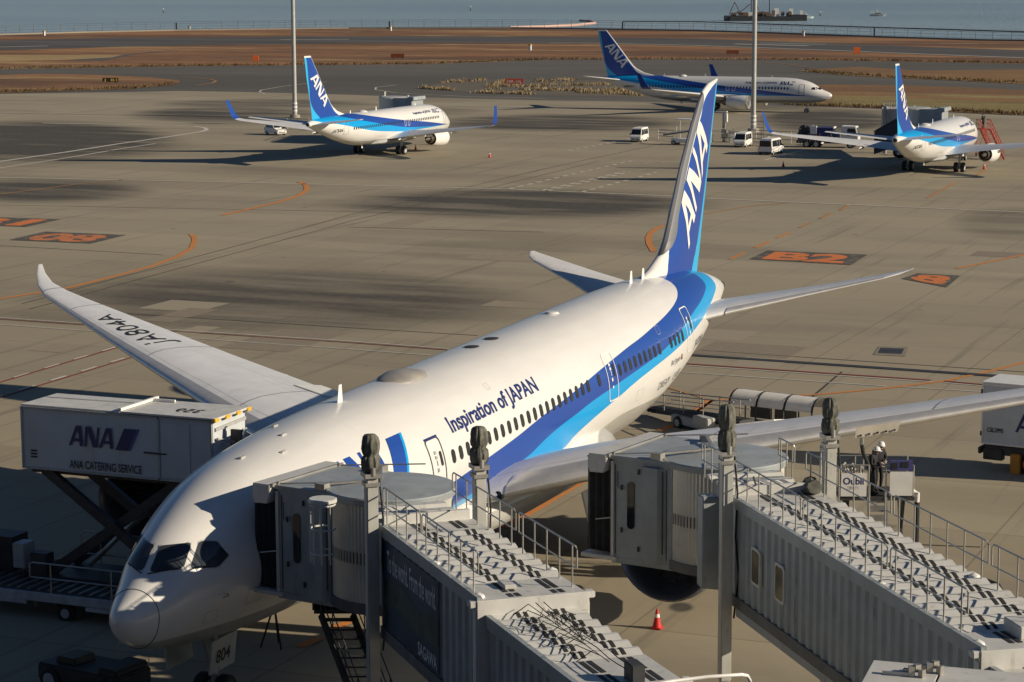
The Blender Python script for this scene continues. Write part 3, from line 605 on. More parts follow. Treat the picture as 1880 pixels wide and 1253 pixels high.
def concrete():
    m, n, b = nodes('apron_concrete'); pos = geo(n)
    sp = N(n, 'ShaderNodeSeparateXYZ'); n.links.new(pos, sp.inputs[0])
    big = noise(n, mapping(n, pos, (.012, .004, 1)), 1.0, 5); mid = noise(n, mapping(n, pos, (.10, .035, 1)), 1.0, 6, .6); fine = noise(n, pos, 1.6, 5, .7)
    c = mix(n, ramp(n, big, .35, .65), (.312, .270, .184), (.382, .334, .236))
    c = mix(n, math_(n, 'MULTIPLY', ramp(n, mid, .42, .72), .5), c, (.17, .14, .105))
    lane = N(n, 'ShaderNodeTexWhiteNoise', noise_dimensions='1D'); n.links.new(math_(n, 'FLOOR', math_(n, 'DIVIDE', sp.outputs[0], 9.0)), lane.inputs['W'])
    c = mix(n, math_(n, 'MULTIPLY', lane.outputs['Value'], .30), c, (.18, .15, .11))
    cell = N(n, 'ShaderNodeTexWhiteNoise', noise_dimensions='2D'); fl = N(n, 'ShaderNodeVectorMath', operation='FLOOR'); n.links.new(mapping(n, pos, (1/9.0, 1/9.0, 0)), fl.inputs[0]); n.links.new(fl.outputs[0], cell.inputs['Vector'])
    c = mix(n, math_(n, 'MULTIPLY', cell.outputs['Value'], .10), c, (.5, .43, .32))
    for ax in (0, 1):                                     # slab joints
        fr = math_(n, 'FRACT', math_(n, 'DIVIDE', sp.outputs[ax], 9.0)); c = mix(n, math_(n, 'MULTIPLY', math_(n, 'LESS_THAN', fr, .009), .5), c, (.10, .085, .065))
    st = None
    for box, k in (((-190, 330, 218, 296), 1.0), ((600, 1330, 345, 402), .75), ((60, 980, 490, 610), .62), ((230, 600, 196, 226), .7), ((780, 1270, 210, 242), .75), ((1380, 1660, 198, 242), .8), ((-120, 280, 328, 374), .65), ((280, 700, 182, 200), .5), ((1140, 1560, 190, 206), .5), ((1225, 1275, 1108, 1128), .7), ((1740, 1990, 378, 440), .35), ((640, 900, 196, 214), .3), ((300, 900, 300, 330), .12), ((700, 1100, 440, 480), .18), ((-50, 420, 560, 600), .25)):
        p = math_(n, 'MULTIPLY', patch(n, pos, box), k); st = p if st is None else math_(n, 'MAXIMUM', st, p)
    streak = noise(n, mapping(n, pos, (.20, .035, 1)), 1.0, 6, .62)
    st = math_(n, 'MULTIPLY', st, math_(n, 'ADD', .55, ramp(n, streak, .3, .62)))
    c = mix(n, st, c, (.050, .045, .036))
    tyre = noise(n, mapping(n, pos, (.03, .9, 1), (0, 0, .12)), 1.0, 3, .6)
    c = mix(n, math_(n, 'MULTIPLY', ramp(n, tyre, .58, .72), .32), c, (.06, .055, .045))
    c = mix(n, math_(n, 'MULTIPLY', ramp(n, fine, .35, .8), .12), c, (.42, .36, .27))
    spots = noise(n, pos, .55, 2, .4); c = mix(n, math_(n, 'MULTIPLY', ramp(n, spots, .74, .79), .5), c, (.05, .045, .04))
    n.links.new(c, b.inputs['Base Color']); b.inputs['Roughness'].default_value = .9
    bp = N(n, 'ShaderNodeBump'); bp.inputs['Strength'].default_value = .12; bp.inputs['Distance'].default_value = .02; n.links.new(fine, bp.inputs['Height']); n.links.new(bp.outputs[0], b.inputs['Normal'])
    return m
def asphalt(name, a, b_, sc=(.02, .008, 1)):
    m, n, b = nodes(name); pos = geo(n)
    c = mix(n, ramp(n, noise(n, mapping(n, pos, sc), 1.0, 5, .6), .35, .7), a, b_)
    c = mix(n, math_(n, 'MULTIPLY', ramp(n, noise(n, mapping(n, pos, (.15, .02, 1)), 1.0, 4), .5, .75), .35), c, tuple(q*.6 for q in a))
    c = mix(n, math_(n, 'MULTIPLY', ramp(n, noise(n, pos, 1.2, 5, .7), .4, .8), .15), c, tuple(q*1.6 for q in b_))
    n.links.new(c, b.inputs['Base Color']); b.inputs['Roughness'].default_value = .9; return m
def grassmat(name, cols):
    m, n, b = nodes(name); pos = geo(n); sw = mapping(n, pos, (.030, .0075, 1), (0, 0, -.18))
    c = mix(n, ramp(n, noise(n, sw, 1.0, 6, .6), .38, .62), cols[0], cols[1])
    c = mix(n, ramp(n, noise(n, mapping(n, pos, (.05, .012, 1), (0, 0, -.2)), 1.0, 5, .65), .52, .66), c, cols[2])
    c = mix(n, math_(n, 'MULTIPLY', ramp(n, noise(n, mapping(n, pos, (.09, .02, 1), (0, 0, -.2)), 1.3, 6, .7), .56, .68), .8), c, cols[3])
    c = mix(n, math_(n, 'MULTIPLY', ramp(n, noise(n, mapping(n, pos, (.5, .12, 1)), 1.0, 6, .75), .40, .70), .55), c, tuple(q*.5 for q in cols[0]))
    n.links.new(c, b.inputs['Base Color']); b.inputs['Roughness'].default_value = 1.0
    bp = N(n, 'ShaderNodeBump'); bp.inputs['Strength'].default_value = .8; bp.inputs['Distance'].default_value = .25; n.links.new(noise(n, pos, .7, 5, .7), bp.inputs['Height']); n.links.new(bp.outputs[0], b.inputs['Normal'])
    return m
m_field = grassmat('winter_grass', [(.125, .055, .024), (.33, .155, .058), (.42, .28, .125), (.06, .045, .022)])
m_tax = asphalt('taxiway_asphalt', (.078, .072, .063), (.120, .111, .095))
m_run = asphalt('runway_asphalt', (.055, .053, .052), (.095, .090, .085), (.05, .006, 1))
SHORE = [(-900, 98), (-300, 78), (0, 65), (160, 60.5), (320, 57), (640, 53), (940, 52.5), (1060, 54), (1280, 57.5), (1420, 62), (1640, 70), (1800, 75), (1880, 76), (2300, 90), (2900, 115)]
far = [G(x, y) for x, y in SHORE]
NEAR = [(700, -900), (-160, -900), (-160, 900), (300, 1300)]
sheet('grass_field', far[::-1]+[(p[0], p[1]) for p in NEAR][::-1] if False else far+NEAR, 0.0, m_field)
def sea():
    m, n, b = nodes('bay_water'); pos = geo(n)
    wv = math_(n, 'ADD', noise(n, mapping(n, pos, (.055, .16, 1), (0, 0, .45)), 1.0, 7, .7), math_(n, 'MULTIPLY', noise(n, mapping(n, pos, (.3, .5, 1)), 1.0, 4, .7), .4))
    c = mix(n, ramp(n, noise(n, mapping(n, pos, (.004, .0016, 1)), 1.0, 5), .35, .65), (.26, .355, .40), (.32, .415, .46))
    n.links.new(c, b.inputs['Base Color']); b.inputs['Roughness'].default_value = .3; b.inputs['IOR'].default_value = 1.33
    bp = N(n, 'ShaderNodeBump'); bp.inputs['Strength'].default_value = .75; bp.inputs['Distance'].default_value = 1.4; n.links.new(wv, bp.inputs['Height']); n.links.new(bp.outputs[0], b.inputs['Normal']); return m
sheet('sea', [(-3000, -9000), (12000, -9000), (12000, 12000), (-3000, 12000)], -3.0, sea())
# a narrow sea wall along the shore
b = MB(); b.loft([[tuple(p+np.array([0, 0, dz])+np.array([.92, .39, 0])*dx) for dx, dz in ((-1, .02), (-1, .5), (0, .5), (1.2, -3.2))] for p in far], closed=False); tag(b.build('sea_wall', mat('sea_wall_concrete', (.26, .24, .20), .9), None), kind='structure')
RUN_T = [(-900, 112), (0, 75), (200, 70), (640, 67), (1000, 68), (1280, 71.5), (1500, 79), (1700, 87), (1880, 93), (2300, 113)]
RUN_B = [(-900, 134), (0, 93), (200, 86.5), (400, 82.5), (640, 80), (900, 79), (1100, 81), (1280, 85), (1500, 93), (1700, 101), (1880, 108), (2300, 128)]
sheet('runway', traced(RUN_T+RUN_B[::-1]), .03, m_run)
TX_T = [(-900, 150), (0, 128), (160, 125), (320, 122.5), (640, 119.5), (780, 118.5), (1000, 110.5), (1280, 108.5), (1400, 109.5), (1600, 112.5), (1880, 118), (2400, 132)]
TX_B = [(2400, 250), (1880, 214), (1785, 210), (1648, 202), (1519, 200), (1150, 200), (980, 196), (640, 185), (300, 182), (0, 184), (-900, 190)]
sheet('taxiway', traced(TX_T+TX_B), .03, m_tax)
AP = [(-900, 182), (0, 173.5), (250, 169.5), (330, 168), (453, 170), (640, 175), (776, 180), (980, 185), (1150, 187.5), (1519, 197.5), (1648, 202.5), (1785, 210), (1880, 214), (2400, 250)]
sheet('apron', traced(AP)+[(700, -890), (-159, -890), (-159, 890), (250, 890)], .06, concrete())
sheet('grass_island', traced([(-500, 140), (0, 138.5), (80, 136.5), (170, 138), (270, 143), (328, 148.5), (331, 152), (320, 157), (240, 164), (120, 168), (0, 172), (-500, 178)]), .09, grassmat('island_grass', [(.13, .06, .025), (.32, .155, .058), (.38, .25, .105), (.12, .095, .04)]))
g3 = grassmat('yellow_grass', [(.19, .095, .036), (.27, .15, .05), (.32, .26, .10), (.13, .13, .045)]); g4 = grassmat('green_grass', [(.20, .15, .045), (.27, .21, .07), (.30, .25, .09), (.14, .13, .04)])
sheet('grass_strip', traced([(1463, 131), (1519, 126.5), (1580, 124), (1682, 130.5), (1880, 129), (2400, 138), (2400, 176), (1880, 155.5), (1716, 147), (1625, 143.5), (1540, 138)]), .09, g3)
sheet('grass_strip', traced([(1440, 158), (1519, 156.5), (1648, 157.5), (1760, 161), (1880, 167), (2400, 186), (2400, 246), (1880, 212), (1785, 208.5), (1648, 201), (1519, 196), (1440, 192)]), .09, g3)
sheet('mown_grass', traced([(-400, 102), (0, 101.5), (226, 101), (205, 106), (120, 110.5), (0, 113), (-400, 122)]), .03, grassmat('mown_grass', [(.36, .25, .11), (.42, .29, .13), (.40, .30, .15), (.30, .2, .09)]))
sheet('service_path', traced([(226, 101), (275, 95.5), (330, 95.5), (255, 99), (190, 112), (120, 112)]), .02, m_tax)
sheet('gravel_strip', traced([(770, 162), (812, 152), (900, 146.5), (1060, 147), (1200, 150), (1215, 168), (1180, 179), (1000, 176), (860, 170)]), .05, asphalt('gravel', (.115, .10, .075), (.15, .13, .095)))
sheet('green_verge', traced([(1530, 176), (1648, 181), (1760, 186), (1880, 191), (2400, 214), (2400, 240), (1880, 208), (1785, 205), (1648, 198), (1530, 194)]), .10, g4)
# dry grass growing in tufts: blades of real height
def tufts(name, areas, hmin, hmax, n, seed, cols):
    rnd = random.Random(seed); b = MB()
    for (x0, y0, x1, y1, jy, cnt) in areas:
        for k in range(cnt):
            t = rnd.random(); c = G(x0+(x1-x0)*t+rnd.gauss(0, 2), y0+(y1-y0)*t+rnd.gauss(0, jy)); s = rnd.uniform(.6, 1.3)
            for j in range(n):
                a = rnd.uniform(0, 6.28); r_ = abs(rnd.gauss(0, .45))*s; h = rnd.uniform(hmin, hmax)*s; wv = rnd.uniform(.05, .13)
                p = (c[0]+r_*math.cos(a), c[1]+r_*math.sin(a)); q = (p[0]+h*.45*math.cos(a+rnd.uniform(-1, 1)), p[1]+h*.45*math.sin(a+rnd.uniform(-1, 1))); e = (math.sin(a)*wv, -math.cos(a)*wv)
                b.add([(p[0]-e[0], p[1]-e[1], .05), (p[0]+e[0], p[1]+e[1], .05), (q[0], q[1], h)], [(0, 1, 2)])
    o = b.build(name, mat(name+'_straw', cols, 1.0, var=.35, scale=.6), None, normals=False); o['kind'] = 'stuff'; return o
tufts('dry_grass', [(812, 153, 890, 148, .5, 45), (776, 163, 832, 167, .35, 70), (868, 171, 975, 174, .35, 70), (900, 163, 930, 150, 1.8, 60), (915, 160, 1000, 160, .5, 45), (985, 151, 1060, 148, .5, 55), (1000, 158, 1130, 156, .5, 75), (960, 166, 1090, 168, .5, 80), (1060, 169, 1180, 175, 1.0, 130), (1110, 167, 1200, 170, .7, 60), (850, 153, 1180, 171, 6, 15)], .25, .8, 9, 3, (.34, .26, .15))
tufts('verge_grass', [(0, 126, 320, 121.5, .7, 240), (320, 121.5, 780, 117.5, .5, 300), (780, 117.5, 1000, 109.5, .5, 160), (1000, 109.5, 1500, 110, .5, 260), (1500, 110, 1880, 116.5, .6, 240), (1480, 132, 1620, 141, 1.0, 160), (1620, 141, 1880, 153, 1.0, 180), (1440, 192, 1640, 199, .8, 170), (1640, 199, 1880, 211, .8, 200), (0, 170, 240, 162.5, .7, 170), (240, 162.5, 325, 154, .8, 80)], .2, .7, 7, 5, (.16, .11, .05))
# painted lines
def strip(name, pts, wd, m, z=.085, dash=None, off=0.0):
    P = [np.array(p[:2], float) for p in pts]; b = MB()
    if dash:
        Q = []; L = np.linalg.norm(P[-1]-P[0]); d = (P[-1]-P[0])/L; t = 0
        while t < L: Q.append([P[0]+d*t, P[0]+d*min(L, t+dash[0])]); t += dash[0]+dash[1]
    else: Q = [P]
    for S_ in Q:
        top = []
        for i, p in enumerate(S_):
            d = S_[min(i+1, len(S_)-1)]-S_[max(i-1, 0)]; d /= np.linalg.norm(d); nrm = np.array([-d[1], d[0]])
            top.append([(*(p+nrm*(off-wd/2)), z), (*(p+nrm*(off+wd/2)), z)])
        b.loft(top, closed=False)
    for i, f in enumerate(b.f):
        v = [Vector(b.v[k]) for k in f]
        if (v[1]-v[0]).cross(v[2]-v[0]).z < 0: b.f[i] = f[::-1]
    return tag(b.build(name, m, None, normals=False), kind='structure')
def worn(name, rgb, under, amt=.5, sc=1.5):
    m, n, b = nodes(name); pos = geo(n)
    c = mix(n, math_(n, 'MULTIPLY', ramp(n, noise(n, pos, sc, 6, .7), .45, .7), amt), rgb, under)
    n.links.new(c, b.inputs['Base Color']); b.inputs['Roughness'].default_value = .8; return m
m_lw = worn('white_line_paint', (.62, .60, .54), (.30, .26, .2), .5); m_lf = worn('faded_white_paint', (.56, .52, .44), (.34, .30, .23), .6)
m_lo = worn('orange_line_paint', (.62, .23, .05), (.35, .22, .12), .55); m_lof = worn('faded_orange_paint', (.45, .22, .08), (.30, .24, .16), .8)
m_lr = worn('red_line_paint', (.22, .04, .03), (.2, .12, .09), .4); m_seam = worn('joint_sealant', (.05, .043, .035), (.12, .10, .075), .6)
m_plate = worn('black_marking_ground', (.085, .078, .066), (.25, .21, .16), .75, 1.2); m_num = worn('orange_marking_paint', (.68, .20, .05), (.14, .10, .07), .45, .9)
def L(name, px_, wd, m, **k): return strip(name, traced(px_), wd, m, **k)
L('white_line', [(-200, 573), (0, 585.8), (156.6, 596.5), (299.6, 607), (640, 629), (824, 643)], .16, m_lw)
L('red_line', [(-200, 575.5), (0, 588.3), (156.6, 599), (299.6, 609.5), (640, 631.5), (824, 645.5)], .16, m_lr, z=.0865)
L('white_line', [(-200, 585), (0, 598.4), (178.7, 611.3), (354, 623.6), (640, 643.7), (790, 655)], .15, m_lw)
L('red_line', [(1225, 668), (1265.5, 671), (1709.8, 701)], .28, m_lr, z=.0865); L('white_line', [(1225, 671.5), (1265.5, 674), (1709.8, 704)], .14, m_lw)
L('red_line', [(1733.6, 702.6), (1801.7, 708.7), (2100, 729)], .28, m_lr, z=.0865); L('white_line', [(1733.6, 705.5), (1801.7, 711.3), (2100, 732)], .14, m_lw)
L('white_line', [(1225, 684.5), (1257, 686.6), (1626, 712)], .15, m_lw); L('white_line', [(1657, 713.4), (1798, 722), (2100, 744)], .15, m_lw)
L('white_line', [(-160, 752), (0, 703), (218, 638)], .2, m_lw, dash=(1.6, 1.6)); L('red_line', [(-160, 754), (0, 705), (218, 640)], .2, m_lr, z=.0865)
L('white_line', [(-160, 779), (0, 730), (245, 655)], .2, m_lw, dash=(1.6, 1.6)); L('red_line', [(-160, 782), (0, 733), (245, 658)], .2, m_lr, z=.0865)
L('white_line', [(78, 227.5), (200, 229.5), (320, 231.5), (357, 233), (375, 236), (379.5, 238.5), (377, 241), (367.7, 243.5), (300, 254), (218, 265.5), (120, 281), (0, 298), (-200, 328)], .6, m_lw)
L('white_line', [(286, 265), (220, 275), (136, 289.4), (60, 301), (0, 310), (-200, 340)], .45, m_lf); L('white_line', [(407, 247), (351, 254.6)], .2, m_lf); L('white_line', [(20, 221.5), (75, 222.5), (200, 224.5), (310, 225.5)], .15, m_lf)
L('white_line', [(-200, 323), (0, 327.5), (306, 333.6), (640, 341.5), (933, 349), (1219, 361), (1296, 366), (1880, 391.5), (2100, 402)], .5, m_lf)
for a in (((933, 349), (1079, 315)), ((994, 351.6), (1147, 316.6)), ((1003, 352.3), (1156, 317.3)), ((1067, 354.7), (1205, 318.3)), ((1079, 315), (1166, 295.5)), ((1181, 302), (1225, 299)), ((1043, 278.5), (1157, 256)), ((976, 242.5), (1020, 243.5))):
    L('white_line', a, .45, m_lf, dash=(1.5, 1.1))
L('white_line', [(1403, 296), (1478, 276.4)], .4, m_lf)
L('white_line', [(600, 151.5), (562, 154.5), (517, 160), (480, 166.5), (476, 170), (487, 174)], .4, m_lf); L('white_line', [(728, 157), (690, 161.5), (689, 166), (728, 172), (860, 178.5), (1000, 182)], .4, m_lf)
L('taxi_line', [(330, 142), (385, 146.5), (397, 149.5), (390, 153.5), (360, 158)], .5, m_lof); L('taxi_line', [(1465, 131), (1560, 133), (1500, 127), (1440, 118), (1360, 113)], .4, m_lof)
L('runway_line', [(-60, 90), (0, 87.2), (88, 85.2)], 2.2, m_lw); L('runway_line', [(515, 73.6), (640, 73)], 2.2, m_lw); L('runway_line', [(1348, 81.5), (1485, 85)], 2.6, m_lw); L('runway_line', [(1393, 79.6), (1515, 82.3)], 1.6, m_lw)
L('runway_edge_line', [(1010, 79.7), (1100, 80.3), (1280, 84.3), (1500, 92.3), (1700, 100.3), (1880, 107.3), (2200, 122)], 1.6, m_lw)
L('lead_in_line', [(548, 335.3), (558, 339), (563.4, 343.8), (562, 352), (545, 362.5), (511, 373), (460, 385), (409, 397)], .55, m_lo)
L('lead_in_line', [(-200, 388), (0, 358.5), (136, 340.4), (235, 330.5)], .3, m_lof)
L('lead_in_line', [(350.6, 432), (356, 437), (357.4, 444), (352.3, 457.4), (323.4, 474.5), (272.3, 493), (187, 515.3), (126, 530.6), (0, 551), (-200, 580)], .45, m_lo)
L('lead_in_line', [(1220, 416), (1206, 421), (1194, 430), (1190, 438.5), (1192, 450), (1200, 464)], .5, m_lo)
for a in (((1808, 315), (1788, 326)), ((1754, 337), (1701, 366)), ((1558, 378), (1543, 388)), ((1526, 393), (1505, 403)), ((1489, 411), (1468, 420)), ((1451, 429), (1426, 439)), ((1413, 445), (1386, 457)), ((1367, 466), (1340, 478))): L('lead_in_dash', a, .35, m_lo if a[0][0] < 1480 else m_lof)
L('lead_in_line', [(1285, 396), (1374, 380.5), (1443, 374.5)], .3, m_lof); L('lead_in_line', [(2060, 430), (1880, 470), (1838, 478.6), (1757, 495)], .35, m_lo)
L('lead_in_line', [(2060, 622), (1880, 668.5), (1818.7, 684), (1733.6, 702.6), (1628, 715.5), (1512, 726.4), (1400, 733), (1308, 738.3)], .3, m_lo)
L('lead_in_line', [(1225, 714), (1308, 738.3), (1276, 761)], .2, m_lof)
for a in (((1304, 738), (1275, 761)), ((1243.8, 780), (1212, 794)), ((1075, 884), (925, 973)), ((588, 1176), (548, 1192)), ((645, 1144), (604, 1162))): L('stand_centre_line', a, .42, m_lo)
for a in ([(54, 570), (602.6, 420), (640, 408.5), (776, 376), (1008, 320), (1100, 297)], [(41, 559.6), (558, 420), (640, 396.6), (742, 373), (1014, 308), (1198, 269)], [(235, 578.3), (640, 604), (878, 618.5)], [(1287, 645.7), (1880, 685.5), (2200, 706)], [(0, 378), (640, 390), (900, 397)], [(640, 419), (1000, 428)], [(-100, 447), (300, 470)], [(1546, 685), (1458, 760)], [(1600, 1000), (1800, 1008)], [(-60, 232), (560, 240)], [(600, 243), (1160, 252), (1600, 275), (2000, 295)]):
    L('apron_joint', a, .12, m_seam, z=.075)
rnd = random.Random(21)
for k in range(15):
    x, y = rnd.uniform(40, 1850), rnd.uniform(260, 700); c = G(x, y)[:2]; a_, w_, h_ = rnd.choice((0, 0, math.pi/2)), rnd.uniform(1.2, 5), rnd.uniform(.8, 2.4)
    q = [(c[0]+u*w_*math.cos(a_)-v*h_*math.sin(a_), c[1]+u*w_*math.sin(a_)+v*h_*math.cos(a_), 0) for u, v in ((-1, -1), (1, -1), (1, 1), (-1, 1))]
    sheet('repair_patch', q, .068+.0006*(k % 9), (worn('patch_light', (.345, .295, .215), (.315, .268, .192), .7, 2.5), worn('patch_dark', (.25, .21, .155), (.30, .26, .185), .8, 2.0), worn('patch_mid', (.31, .26, .188), (.26, .22, .16), .6, 1.0))[k % 3])
# slotted drain and its covers
L('drain_channel', [(1225, 651.5), (1277, 655), (1798, 690.6), (2100, 711)], .75, m_seam, z=.0785)
P0, P1 = G(1230, 652), G(2050, 708); b = MB()
for k in range(260):
    p = P0+(P1-P0)*k/259; b.box((p[0], p[1], .088), (.62, .09, .012))
tag(b.build('drain_grating', m_dark, None), kind='structure')
def quad_text(body, q, m):                                # q: bottom left, bottom right, top right, top left on the photograph
    Q = [G(*p)[:2] for p in q]; V, Fs = text2d(body, 1.0, 1.0, .045); h = V[:, 1].max()
    f = lambda u, v: (*((1-v)*((1-u)*Q[0]+u*Q[1])+v*((1-u)*Q[3]+u*Q[2])), .098)
    o = decal('stand_number', (V, Fs), lambda u, v: f(.10+.80*u, .12+.76*v/h), m, None); o['kind'] = 'structure'
    sheet('stand_number_plate', [(*p, 0) for p in Q], .088, m_plate)
quad_text('B2', [(1376, 478), (1562, 488.6), (1593, 470), (1409, 462)], m_num)
quad_text('B1', [(-125, 412.5), (48, 418.4), (112, 404.6), (-50, 399.5)], m_num)
quad_text('08', [(17, 442.6), (168, 449.3), (232, 433.6), (83, 427.4)], worn('worn_marking_paint', (.60, .20, .07), (.10, .085, .07), .75, .9))
quad_text('8', [(1655, 514), (1738, 530), (1763, 508.5), (1685, 504)], m_num)
o = sheet('drain_cover', traced([(1612, 651), (1655, 653), (1660, 643), (1617, 641.5)]), .09, m_dark); sheet('drain_cover_frame', traced([(1603, 654), (1662, 657), (1667, 640), (1614, 638.5)]), .08, mat('frame_concrete', (.24, .21, .16), .9))
# ------------------------------------------------------------------ boarding bridges
m_roof = mat('bridge_roof', (.60, .60, .57), .5, var=.08, scale=1.5, dirt=(.42, .41, .37))
m_slat = mat('bridge_slats', (.66, .65, .60), .35, .35, var=.06)
m_strip = mat('anti_slip_strip', (.028, .027, .024), .8, var=.3)
m_rail = mat('handrail_steel', (.40, .39, .36), .4, .5, var=.15)
m_bellows = mat('bellows_fabric', (.03, .03, .032), .9, var=.3)
m_under = mat('bridge_underside', (.13, .13, .13), .6, var=.2)
def rails(mb, pts, h, posts, r_=.022, loopends=True):
    a, c = Vector(pts[0]), Vector(pts[1]); up = Vector((0, 0, h))
    for k in range(posts): p = a.lerp(c, (k+.5)/posts if not loopends else (k+.35)/(posts-.3)); mb.tube([p, p+up], r_, 6)
    mb.tube([a+up*.5, a+up*.93, a.lerp(c, .02)+up, a.lerp(c, .98)+up, c+up*.93, c+up*.5], r_, 6); mb.tube([a+up*.5, c+up*.5], r_*.9, 6)
def jet_bridge(root, O, az, b_near, b_far, r_rot, a_start, z_start, slope, secs, cab, extra):
    d = np.array([math.cos(R(az)), math.sin(R(az))]); nn = np.array([-d[1], d[0]]); O = np.array(O, float)
    P = lambda a, b_, z: (O[0]-d[0]*a+nn[0]*b_, O[1]-d[1]*a+nn[1]*b_, z)
    zr = lambda a: z_start+slope*(a-a_start)
    # --- telescopic tunnel sections
    for si, (a0, a1, inset, drop, H, plate, ribs, win) in enumerate(secs):
        bn, bf = b_near-inset, b_far+inset; Z = lambda a: zr(a)-drop
        b = MB(); pitch, dep, a = .56, .07, a0                    # corrugated near and far walls
        for bw, sg in ((bn, 1), (bf, -1)):
            prof = []; a = a0
            while a < a1:
                for da, o in ((0, 0), (.08, -dep), (.28, -dep), (.36, 0)):
                    if a+da < a1: prof.append((a+da, bw+sg*o))
                a += pitch
            prof.append((a1, bw))
            b.loft([[P(q, w_, Z(q)-.16), P(q, w_, Z(q)-H)] for q, w_ in prof], closed=False)
        sec = b.build('tunnel_section', m_bridge, root)
        b = MB()                                          # edge beams, floor, end portals
        for bw, tp in ((bn, .115), (bf, .0)):
            b.hexa([P(a0, bw-.06, Z(a0)-.20), P(a1, bw-.06, Z(a1)-.20), P(a1, bw+.07, Z(a1)-.20), P(a0, bw+.07, Z(a0)-.20), P(a0, bw-.06, Z(a0)+tp), P(a1, bw-.06, Z(a1)+tp), P(a1, bw+.07, Z(a1)+tp), P(a0, bw+.07, Z(a0)+tp)])
        b.build('roof_edge_beam', m_bridge, sec)
        b = MB()
        b.hexa([P(a0, bn+.05, Z(a0)-H-.32), P(a1, bn+.05, Z(a1)-H-.32), P(a1, bf-.05, Z(a1)-H-.32), P(a0, bf-.05, Z(a0)-H-.32), P(a0, bn+.05, Z(a0)-H), P(a1, bn+.05, Z(a1)-H), P(a1, bf-.05, Z(a1)-H), P(a0, bf-.05, Z(a0)-H)])
        b.build('floor_beam', m_under, sec)
        b = MB()
        for q in ([a1] if si < len(secs) else []):
            b.hexa([P(q-.25, bn+.12, Z(q)-H), P(q+.03, bn+.12, Z(q)-H), P(q+.03, bf-.12, Z(q)-H), P(q-.25, bf-.12, Z(q)-H), P(q-.25, bn+.12, Z(q)-.2), P(q+.03, bn+.12, Z(q)-.2), P(q+.03, bf-.12, Z(q)-.2), P(q-.25, bf-.12, Z(q)-.2)])
            b.hexa([P(q-.1, bn+.10, Z(q)-.42), P(q+.06, bn+.10, Z(q)-.42), P(q+.06, bf-.10, Z(q)-.42), P(q-.1, bf-.10, Z(q)-.42), P(q-.1, bn+.10, Z(q)+.04), P(q+.06, bn+.10, Z(q)+.04), P(q+.06, bf-.10, Z(q)+.04), P(q-.1, bf-.10, Z(q)+.04)])
            b.box(P(q-.1, bn+.16, Z(q)-.05), (.26, .2, .16), rz=R(az)); b.box(P(q-.1, bf-.16, Z(q)-.05), (.26, .2, .16), rz=R(az))
        b.build('end_portal', m_roof, sec, bevel=.02)
        # roof: flat plates and triangular ribs across the tunnel
        b = MB(); prof = []; a = a0; fl = list(plate)
        while a < a1-.01:
            if any(p0 <= a < p1 for p0, p1 in fl) or a+ribs > a1:
                e = min([p1 for p0, p1 in fl if p0 <= a < p1]+[a1]) if any(p0 <= a < p1 for p0, p1 in fl) else a1
                prof += [(a, .03), (e, .03)]; a = e+.001
            else:
                prof += [(a, .0), (a+ribs*.28, .10), (a+ribs*.46, .10), (a+ribs*.92, .0)]; a += ribs
        b.loft([[P(q, bn+.02, Z(q)+h), P(q, bf-.02, Z(q)+h)] for q, h in prof], closed=False)
        n_roof = len(b.f)                                 # two double walkway strips that follow the ribs
        for c0 in (.30, .72):
            for k in (0, 1):
                u = bn-(bn-bf)*c0-k*.18
                qs = prof
                rows = [[P(q, u, Z(q)+h+.012), P(q, u-.09, Z(q)+h+.012)] for q, h in qs]
                for i in range(len(rows)-1):
                    qa, qb = qs[i], qs[i+1]; flat = abs(qa[1]-qb[1]) < .01 and qa[1] == .03
                    if flat and qb[0]-qa[0] > .5:
                        t = qa[0]+.1
                        while t+.4 < qb[0]:
                            e = min(t+1.0, qb[0]-.1); b.add([P(t, u, Z(t)+.042), P(t, u-.115, Z(t)+.042), P(e, u-.115, Z(e)+.042), P(e, u, Z(e)+.042)], [(0, 1, 2, 3)]); t += 1.15
                    elif not flat and qa[1] > .05:
                        hi, lo = rows[i], rows[i+1]
                        if qb[1] < qa[1]: lo = [tuple(np.array(hi[j])*.25+np.array(lo[j])*.75) for j in (0, 1)]
                        b.add(hi+lo[::-1], [(0, 1, 2, 3)])
        for i in range(n_roof):
            v = [Vector(b.v[k]) for k in b.f[i]]
            if (v[1]-v[0]).cross(v[2]-v[0]).z < 0: b.f[i] = b.f[i][::-1]
        rf = b.build('ribbed_roof', m_roof, sec, normals=False); rf.data.materials.append(m_strip)
        for i, p_ in enumerate(rf.data.polygons): p_.material_index = int(i >= n_roof)
        for q, u0 in win:
            b = MB(); b.prism(round_rect(.75, 1.05, .12, 4), -.02, .05, lambda u, v, w_: P(q-u, bn+w_, Z(q)-1.5+v)); wf = b.build('window_frame', m_roof, sec)
            b = MB(); b.prism(round_rect(.60, .90, .1, 4), .045, .056, lambda u, v, w_: P(q-u, bn+w_, Z(q)-1.5+v)); b.build('window_pane', mat('tunnel_glass', (.16, .14, .10), .12, var=.3), wf)
    # --- rotunda: round roof over a curtain of vertical slats
    zt = z_start+.02
    b = MB(); b.lathe([(-.22, r_rot+.02), (-.04, r_rot+.06), (0, r_rot+.03), (.10, r_rot*.4), (.12, .02)], (O[0], O[1], zt), 'Z', 48, False); rot = b.build('rotunda_roof', m_bridge, root, True)
    b = MB(); n = 180; zb = z_start-3.1
    ring = [(r_rot-.10+(.035 if k % 2 else 0))*np.array([math.cos(2*math.pi*k/n), math.sin(2*math.pi*k/n)])+O for k in range(n)]
    b.loft([[(*q, z) for q in ring] for z in (zb, zt-.2)]); b.build('slat_curtain', m_slat, rot)
